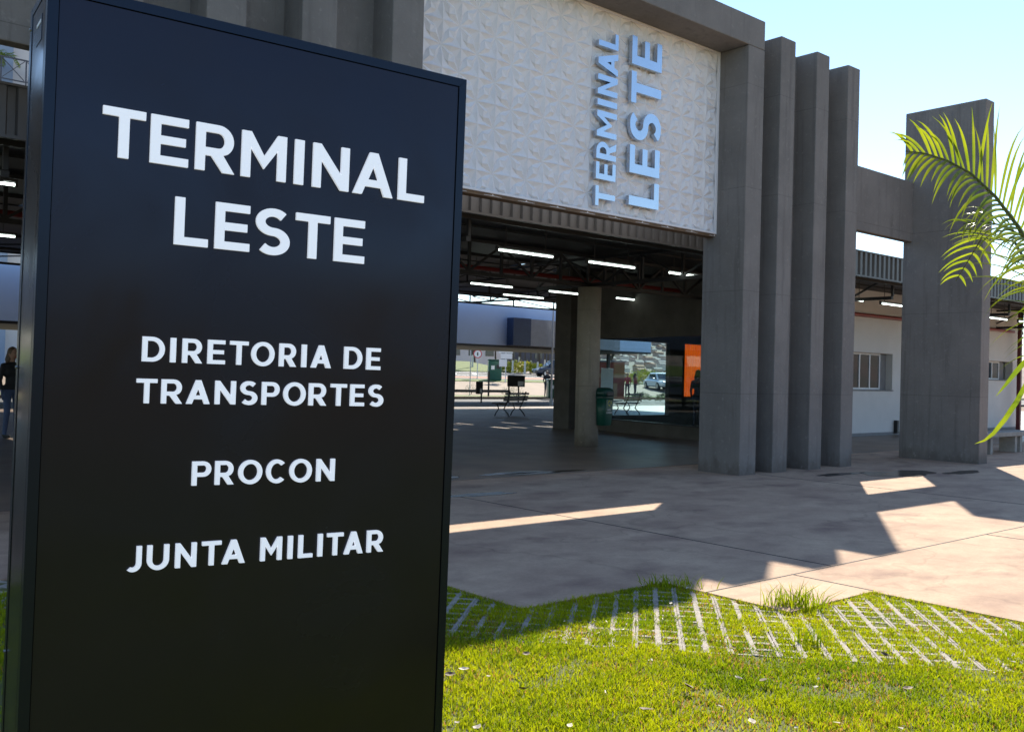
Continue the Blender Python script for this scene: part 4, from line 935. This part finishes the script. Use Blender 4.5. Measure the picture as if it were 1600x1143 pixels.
# potted palm on the balcony of the far house
bp_ = Vector((13.0, 60.8, 17.25)); fr = []
for k in range(7):
    a = k*2*math.pi/7+.3; fr.append(([bp_+Vector((0, 0, .9)), bp_+Vector((math.cos(a)*.45, math.sin(a)*.25, 1.7)), bp_+Vector((math.cos(a)*.95, math.sin(a)*.5, 1.75)), bp_+Vector((math.cos(a)*1.35, math.sin(a)*.7, 1.2))], .55, 14, .07, .7, 40+k))
palm('balcony_palm', 'small bright palm on the far balcony at upper left', tuple(bp_), fr, [tuple(bp_), tuple(bp_+Vector((0, 0, .9)))])

# ------------------------------------------------------------------ people
def person_mat(name, cols, zs):
    m = bpy.data.materials.new(name); m.use_nodes = True; n = m.node_tree.nodes; l = m.node_tree.links; b = n['Principled BSDF']; b.inputs['Roughness'].default_value = .8
    tc = n.new('ShaderNodeTexCoord'); sp = n.new('ShaderNodeSeparateXYZ'); l.new(tc.outputs['Object'], sp.inputs[0]); mr = n.new('ShaderNodeMath'); mr.operation = 'DIVIDE'; mr.inputs[1].default_value = 1.8
    l.new(sp.outputs[2], mr.inputs[0]); rp = n.new('ShaderNodeValToRGB'); rp.color_ramp.interpolation = 'CONSTANT'; e = rp.color_ramp.elements
    e[0].position = 0; e[0].color = (*cols[0], 1); e[1].position = zs[0]/1.8; e[1].color = (*cols[1], 1)
    for c, z in zip(cols[2:], zs[1:]): q = e.new(z/1.8); q.color = (*c, 1)
    l.new(mr.outputs[0], rp.inputs[0]); l.new(rp.outputs[0], b.inputs['Base Color']); return m
SK = (.32, .18, .12)
def person(loc, rz, m, hair, label, long_hair=False, bag=False, arm=0., h=1.68, vox=.02):
    t = thing('person', label, 'person', loc); b = MB(); S = h/1.75
    def cap(p, q, r1, r2):
        p, q = Vector(p)*S, Vector(q)*S; pts_, rs = [], []
        for k in range(-3, 1): a = k/3*math.pi/2; pts_.append(p+(p-q).normalized()*(-math.sin(a))*r1*S); rs.append(max(.002, r1*S*math.cos(a)))
        for k in range(0, 4): a = k/3*math.pi/2; pts_.append(q+(q-p).normalized()*math.sin(a)*r2*S); rs.append(max(.002, r2*S*math.cos(a)))
        b.tube(pts_, rs, 10)
    for s in (-1, 1):
        cap((s*.09, .0, .92), (s*.10, -.02, .50), .085, .06); cap((s*.10, -.02, .50), (s*.11, .03, .08), .058, .04); cap((s*.11, .03, .045), (s*.125, -.14, .035), .042, .034)
        cap((s*.19, 0, 1.40), (s*.235, .02-arm*.1, 1.12), .052, .042); cap((s*.235, .02-arm*.1, 1.12), (s*.235-s*arm*.1, -.06-arm*.25, .87+arm*.25), .038, .028)
        hx, hy, hz = s*.235-s*arm*.1, -.06-arm*.25, .87+arm*.25
        cap((hx, hy, hz), (hx, hy-.02, hz-.07), .03, .026)
        for f in range(4): cap((hx, hy-.045+f*.022, hz-.07), (hx-s*.01, hy-.05+f*.022, hz-.145+.012*abs(f-1.5)), .0095, .008)
        cap((hx, hy-.05, hz-.02), (hx-s*.01, hy-.085, hz-.085), .010, .008)
    cap((-.06, 0, .95), (.06, 0, .95), .12, .12); cap((0, .0, .98), (0, .0, 1.18), .125, .12); cap((-.07, 0, 1.28), (.07, 0, 1.28), .125, .125); cap((-.14, 0, 1.40), (.14, 0, 1.40), .065, .065)
    cap((0, .01, 1.42), (0, -.005, 1.54), .055, .05)
    b.sphere((0, -.02*S, 1.635*S), (.074*S, .095*S, .118*S), 16, 12); b.sphere((0, -.115*S, 1.62*S), (.014*S, .02*S, .024*S), 8, 6)
    for s in (-1, 1): b.sphere((s*.077*S, -.005, 1.63*S), (.012, .02, .032), 8, 6)
    bo = b.build('body', m, t, off=(0, 0, 0)); md = bo.modifiers.new('remesh', 'REMESH'); md.mode = 'VOXEL'; md.voxel_size = vox; md.use_smooth_shade = True
    hb = MB().sphere((0, .012*S, 1.66*S), (.09*S, .105*S, .115*S), 14, 10)
    if long_hair: hb.tube([(0, .04*S, 1.68*S), (0, .075*S, 1.52*S), (0, .085*S, 1.36*S)], [.07*S, .095*S, .05*S], 12)
    hb.build('hair', hair, t, smooth=True, off=(0, 0, 0))
    for s in (-1, 1): MB().sphere((s*.03*S, -.108*S, 1.645*S), (.012, .006, .007), 8, 6).build('eye', M['black'], t, off=(0, 0, 0))
    MB().sphere((0, -.105*S, 1.572*S), (.024, .008, .006), 8, 6).build('mouth', M['signr'], t, off=(0, 0, 0))
    t.rotation_euler.z = rz; return t
pm1 = person_mat('clothes_black_jeans', [(.02, .02, .02), (.05, .08, .16), (.012, .012, .014), SK], [.06, .93, 1.47])
pm2 = person_mat('clothes_dark', [(.02, .02, .02), (.02, .025, .05), (.02, .015, .02), SK], [.06, .93, 1.45])
pm3 = person_mat('clothes_red', [(.02, .02, .02), (.05, .05, .07), (.30, .05, .05), SK], [.06, .93, 1.45])
pm4 = person_mat('clothes_brown', [(.02, .02, .02), (.06, .06, .07), (.22, .06, .05), SK], [.06, .93, 1.45])
person((4.86, 20.6, .004), R(20), pm1, M['hair'], 'person in black top and jeans left of the totem', True, h=1.75, vox=.014)
x, y = at(855, 62); person((x, y, gz(y)), R(-30), pm2, M['hairb'], 'dark clothed person standing by the green forecourt bin', arm=.3)
x, y = at(875, 58); person((x, y, gz(y)), R(40), pm2, M['hairb'], 'person half hidden by the corner pier', arm=.5)
x, y = at(981, 66); person((x, y, gz(y)), R(-60), pm3, M['hairb'], 'person in red beside the kiosk, left of the two')
x, y = at(993, 67); person((x, y, gz(y)), R(60), pm4, M['hairb'], 'person in brownish red, right of the two by the kiosk', True, arm=.6)
person((23.05, 18.2, .004), R(100), pm2, M['hairb'], 'dark figure standing before the orange curtain behind glass', True, h=1.72)

# ------------------------------------------------------------------ grass pavers, grass and litter
a_ = R(48.4); d1 = Vector((math.sin(a_), math.cos(a_), 0)); d2 = Vector((math.cos(a_), -math.sin(a_), 0))
P1, P2, RW = .132, .132, .036
NB1, NB2 = 4, 2       # cells per block along d1 / d2
gp = thing('grass_paving', 'band of grass filled concrete grid pavers along stepped lawn edge', 'paving', (5.3, 3.6, 0))
bm_ = MB(); L1, L2 = NB1*P1-.0015, NB2*P2-.0015
for k in range(NB2+1):
    y, ye = max(k*P2-RW/2, 0), min(k*P2+RW/2, L2); bm_.box(0, L1, y, ye, -.06, -.010, .003)
for k in range(NB1+1):
    x, xe = max(k*P1-RW/2, 0), min(k*P1+RW/2, L1)
    for q in range(NB2): bm_.box(x, xe, q*P2+RW/2+.0005, min((q+1)*P2, L2+RW/2)-RW/2-.0005, -.06, -.013)
pme = bm_.mesh('grass_paver', M['paver'])
S0, S1 = 5.42, 7.35
org = d1*S0
def rib(x, y):
    """distance-based test: is this spot on a paver rib (band coords)"""
    s = x*d1.x+y*d1.y-S0; q = x*d2.x+y*d2.y
    inb = (s > 0) & (s < S1-S0)
    ss = np.mod(s, P1*NB1); qq = np.mod(q, P2*NB2)
    fs = np.mod(ss+RW/2, P1) < RW; fq = np.mod(qq+RW/2, P2) < RW
    return inb, fs, fq
n2a, n2b = -24, 40
nblock = 0
for i in range(4):
    for j in range(n2a, n2b):
        o = d1*(S0+i*P1*NB1)+d2*(j*P2*NB2)
        cs = [o+d1*a+d2*b for a in (0, L1) for b in (0, L2)]+[o+d1*L1/2+d2*L2/2]
        if not any(on_lawn(np.array([c.x]), np.array([c.y]))[0] for c in cs): continue
        if o.x < 1.2 or o.x > 10.5: continue
        # d1/d2 frame: local x->d1, local y->d2 is left handed; use rotation + mirrored y
        ob = inst('grass_paver', pme, gp, (o+d2*L2-Vector((5.3, 3.6, 0))+Vector((0, 0, random.uniform(-.004, .001)))), math.atan2(d1.y, d1.x)+random.uniform(-.006, .006)); nblock += 1

def vnoise(x, y, s, seed):
    r_ = np.random.default_rng(seed); G = r_.random((64, 64)); u = x/s; v = y/s
    i = np.floor(u).astype(int); j = np.floor(v).astype(int); fu = u-i; fv = v-j; fu = fu*fu*(3-2*fu); fv = fv*fv*(3-2*fv)
    g = lambda a, b: G[a % 64, b % 64]
    return (g(i, j)*(1-fu)+g(i+1, j)*fu)*(1-fv)+(g(i, j+1)*(1-fu)+g(i+1, j+1)*fu)*fv
def blades(name, x, y, hgt, wid, tint, lean=1.15, z0=-.02):
    n = len(x); az = rng.random(n)*2*np.pi; la = rng.random(n)*2*np.pi; lm = rng.random(n)*lean*hgt
    wx, wy = np.cos(az)*wid/2, np.sin(az)*wid/2; lx, ly = np.cos(la)*lm, np.sin(la)*lm
    V = np.empty((n, 5, 3), np.float32)
    V[:, 0] = np.stack([x-wx, y-wy, np.full(n, z0)], 1); V[:, 1] = np.stack([x+wx, y+wy, np.full(n, z0)], 1)
    mx, my, mz = x+lx*.35, y+ly*.35, z0+hgt*.58
    V[:, 2] = np.stack([mx-wx*.8, my-wy*.8, mz], 1); V[:, 3] = np.stack([mx+wx*.8, my+wy*.8, mz], 1); V[:, 4] = np.stack([x+lx, y+ly, z0+hgt], 1)
    base = (np.arange(n)*5)[:, None]
    loops = np.concatenate([base+0, base+1, base+3, base+2, base+2, base+3, base+4], 1).astype(np.int32).ravel()
    me = bpy.data.meshes.new(name); me.vertices.add(n*5); me.vertices.foreach_set('co', V.ravel()); me.loops.add(n*7); me.loops.foreach_set('vertex_index', loops)
    ls = np.stack([np.arange(n)*7, np.arange(n)*7+4], 1).astype(np.int32).ravel(); me.polygons.add(n*2); me.polygons.foreach_set('loop_start', ls)
    me.update(calc_edges=True); me.validate()
    at_ = me.attributes.new('tint', 'FLOAT', 'POINT'); at_.data.foreach_set('value', np.repeat(tint, 5).astype(np.float32))
    me.materials.append(M['grass']); o = bpy.data.objects.new(name, me); COL.objects.link(o); return o
def field(x0, x1, y0, y1, dens):
    n = int((x1-x0)*(y1-y0)*dens); x = rng.uniform(x0, x1, n); y = rng.uniform(y0, y1, n); k = on_lawn(x, y); return x[k], y[k]
xs, ys = [], []
for bx in [(1.2, 8.2, .6, 6.9, 10500), (8.2, 10.5, -2, 2, 1500), (-2.5, 1.2, .5, 8, 1300), (-2.5, 8.2, -2.5, .6, 1300)]:
    a, b = field(*bx); xs.append(a); ys.append(b)
x = np.concatenate(xs); y = np.concatenate(ys)
k = ~((x > .55) & (x < 1.95) & (y > 2.3) & (y < 2.8)); x, y = x[k], y[k]       # not through the totem base
nz = vnoise(x+50, y+50, .35, 1)*.6+vnoise(x+50, y+50, .11, 2)*.4
inb, f1_, f2_ = rib(x, y)
over = .6*vnoise(x+50, y+50, .22, 5)+.4*vnoise(x+50, y+50, .07, 25)
hg = (.018+.026*nz)*rng.uniform(.6, 1.25, len(x))
onrib = inb & (f2_ | f1_)
sband = (x*d1.x+y*d1.y-S0)/(S1-S0)
grow = over*.75+.55*(vnoise(x+50, y+50, .6, 15)-.5)+.55*np.clip(.42-sband, -.2, .5)      # how far the lawn has crept over the ribs
keep = rng.random(len(x)) < np.where(onrib, np.where(f2_, np.clip((grow-.47)*4.5, .03, 1), np.clip((grow-.25)*2.6, .22, 1)), np.clip((nz-.05)*3, .45, 1))
hg = np.where(inb, np.clip(hg*1.0, .022, .05)*(.6+.6*np.clip(grow, 0, 1)), hg)
# taller fringe against the pavement
edge = np.zeros(len(x), bool)
for a, b, yy in STEP:
    edge |= (x >= a) & (x < b) & (y > yy-.05); edge |= (np.abs(x-b) < .05) & (y < yy+.0)&(x<b)
hg = np.where(edge, hg*1.05+.006, hg); keep |= edge & (rng.random(len(x)) < .8)
x, y, hg, nz = x[keep], y[keep], hg[keep], nz[keep]
tint = np.clip(.05+.5*vnoise(x+50, y+50, .5, 9)+.4*vnoise(x+50, y+50, .16, 19)+.5*(rng.random(len(x))-.5)+.12*(vnoise(x+50, y+50, .08, 3)-.5), 0, .8); dry = rng.random(len(x)) < .06+.35*np.clip(vnoise(x+50, y+50, .3, 12)-.5, 0, 1)*2
tint = np.where(dry, 1., tint); hg = np.where(dry, hg*.7, hg)
g = blades('lawn_grass', x, y, hg, rng.uniform(.0035, .0078, len(x)), tint); g['kind'] = 'stuff'; g['label'] = 'short sunlit yellow green lawn grass'; g['category'] = 'grass'
# taller weed tufts
tufts = [(5.62, 3.60, .16, 150, 'large tuft of long grass on the paver edge'), (4.95, 3.05, .12, 45, 'loose weed tuft in the lawn middle'), (6.05, 2.35, .10, 40, 'small weed tuft among the right hand pavers'), (5.42, 4.48, .09, 130, 'dense grass clump at the shaded pavement corner')]
for tx, ty, th_, n, lb in tufts:
    a = rng.normal(0, .10 if n > 100 else .06, n); b = rng.normal(0, .05, n)
    o = blades('grass_tuft', tx+a*d2.x+b*d1.x, ty+a*d2.y+b*d1.y, th_*rng.uniform(.5, 1.2, n), rng.uniform(.006, .011, n), rng.uniform(.1, .6, n), 1.1); tag(o, lb, 'grass tuft'); o['kind'] = 'stuff'
# fallen leaves and petals
lv = []
for v in range(3):
    r_ = random.Random(v); b = MB(); c = .35+.25*v; pts_ = [(-1, 0), (-.5, .42), (.1, .5), (.6, .3), (1, 0), (.6, -.3), (.1, -.5), (-.5, -.42)]
    vs = [(px*.03, py*.03, .012*c*(px*px)+.02*abs(py)*c+r_.uniform(0, .004)) for px, py in pts_]+[(0, 0, 0)]
    b.add(vs, [(i, (i+1) % 8, 8) for i in range(8)]+[]); lv.append(b)
lm = [[b.mesh('fallen_leaf', M[m]) for b in lv] for m in ('deadleaf', 'paleleaf')]
r_ = random.Random(21)
named = [(725, 1042, 1, 'curled pale dry leaf in grass beside the totem'), (703, 1050, 0, 'reddish brown dry leaf at the totem edge'), (822, 1018, 0, 'brown leaf cluster left in the lawn, upper'), (818, 1073, 0, 'dark leaf in the left lawn, lower'), (1010, 1105, 0, 'dark leaf in the lawn middle near the bottom'),
         (1155, 1058, 1, 'pale leaf right of the lawn middle'), (1193, 1061, 0, 'dark leaf beside the pale one at right'), (1050, 1000, 0, 'small dark leaf below the sunlit pavers'), (1418, 1072, 0, 'dark leaf in the right lawn'), (1175, 1125, 1, 'pale leaf near the bottom right of centre'), (890, 1130, 1, 'pale leaf near the bottom edge left'),
         (1384, 1022, 0, 'brown leaf among right hand pavers'), (745, 1135, 1, 'white petal low beside the totem'), (1075, 1070, 0, 'brown curled leaf in middle lawn')]
for px, py, m, lb in named:
    d = fwd+cr*((px-800)/1502.06)+cu*((571.5-py)/1502.06); tt = (1.5-.025)/-d.z; q = Vector((0, 0, 1.5))+d*tt
    o = inst('fallen_leaf', lm[m][r_.randrange(3)], None, (q.x, q.y, .016), r_.uniform(0, 6), (r_.uniform(.7, 1.3),)*3); o.rotation_euler.x = r_.uniform(-.5, .5); tag(o, lb, 'leaf', 'dry leaves on the lawn')
# scattered crumbs of dry litter, uncountable
b = MB()
for k in range(160):
    x, y = r_.uniform(1.9, 7.6), r_.uniform(.9, 5.5)
    if not on_lawn(np.array([x]), np.array([y]))[0]: continue
    a = r_.uniform(0, 6.3); l, w_ = r_.uniform(.006, .02), r_.uniform(.002, .006); z = r_.uniform(0, .018); c, s = math.cos(a), math.sin(a)
    b.add([(x-c*l-s*w_, y-s*l+c*w_, z), (x+c*l-s*w_, y+s*l+c*w_, z+r_.uniform(-.006, .006)), (x+c*l+s*w_, y+s*l-c*w_, z), (x-c*l+s*w_, y-s*l-c*w_, z+r_.uniform(0, .006))], [(0, 1, 2), (0, 2, 3)])
o = b.build('dry_litter', M['paleleaf']); o['kind'] = 'stuff'; o['label'] = 'crumbs of dry leaf litter scattered through the lawn'; o['category'] = 'litter'
print('blocks', nblock, 'houses', nh, 'blades', len(hg))
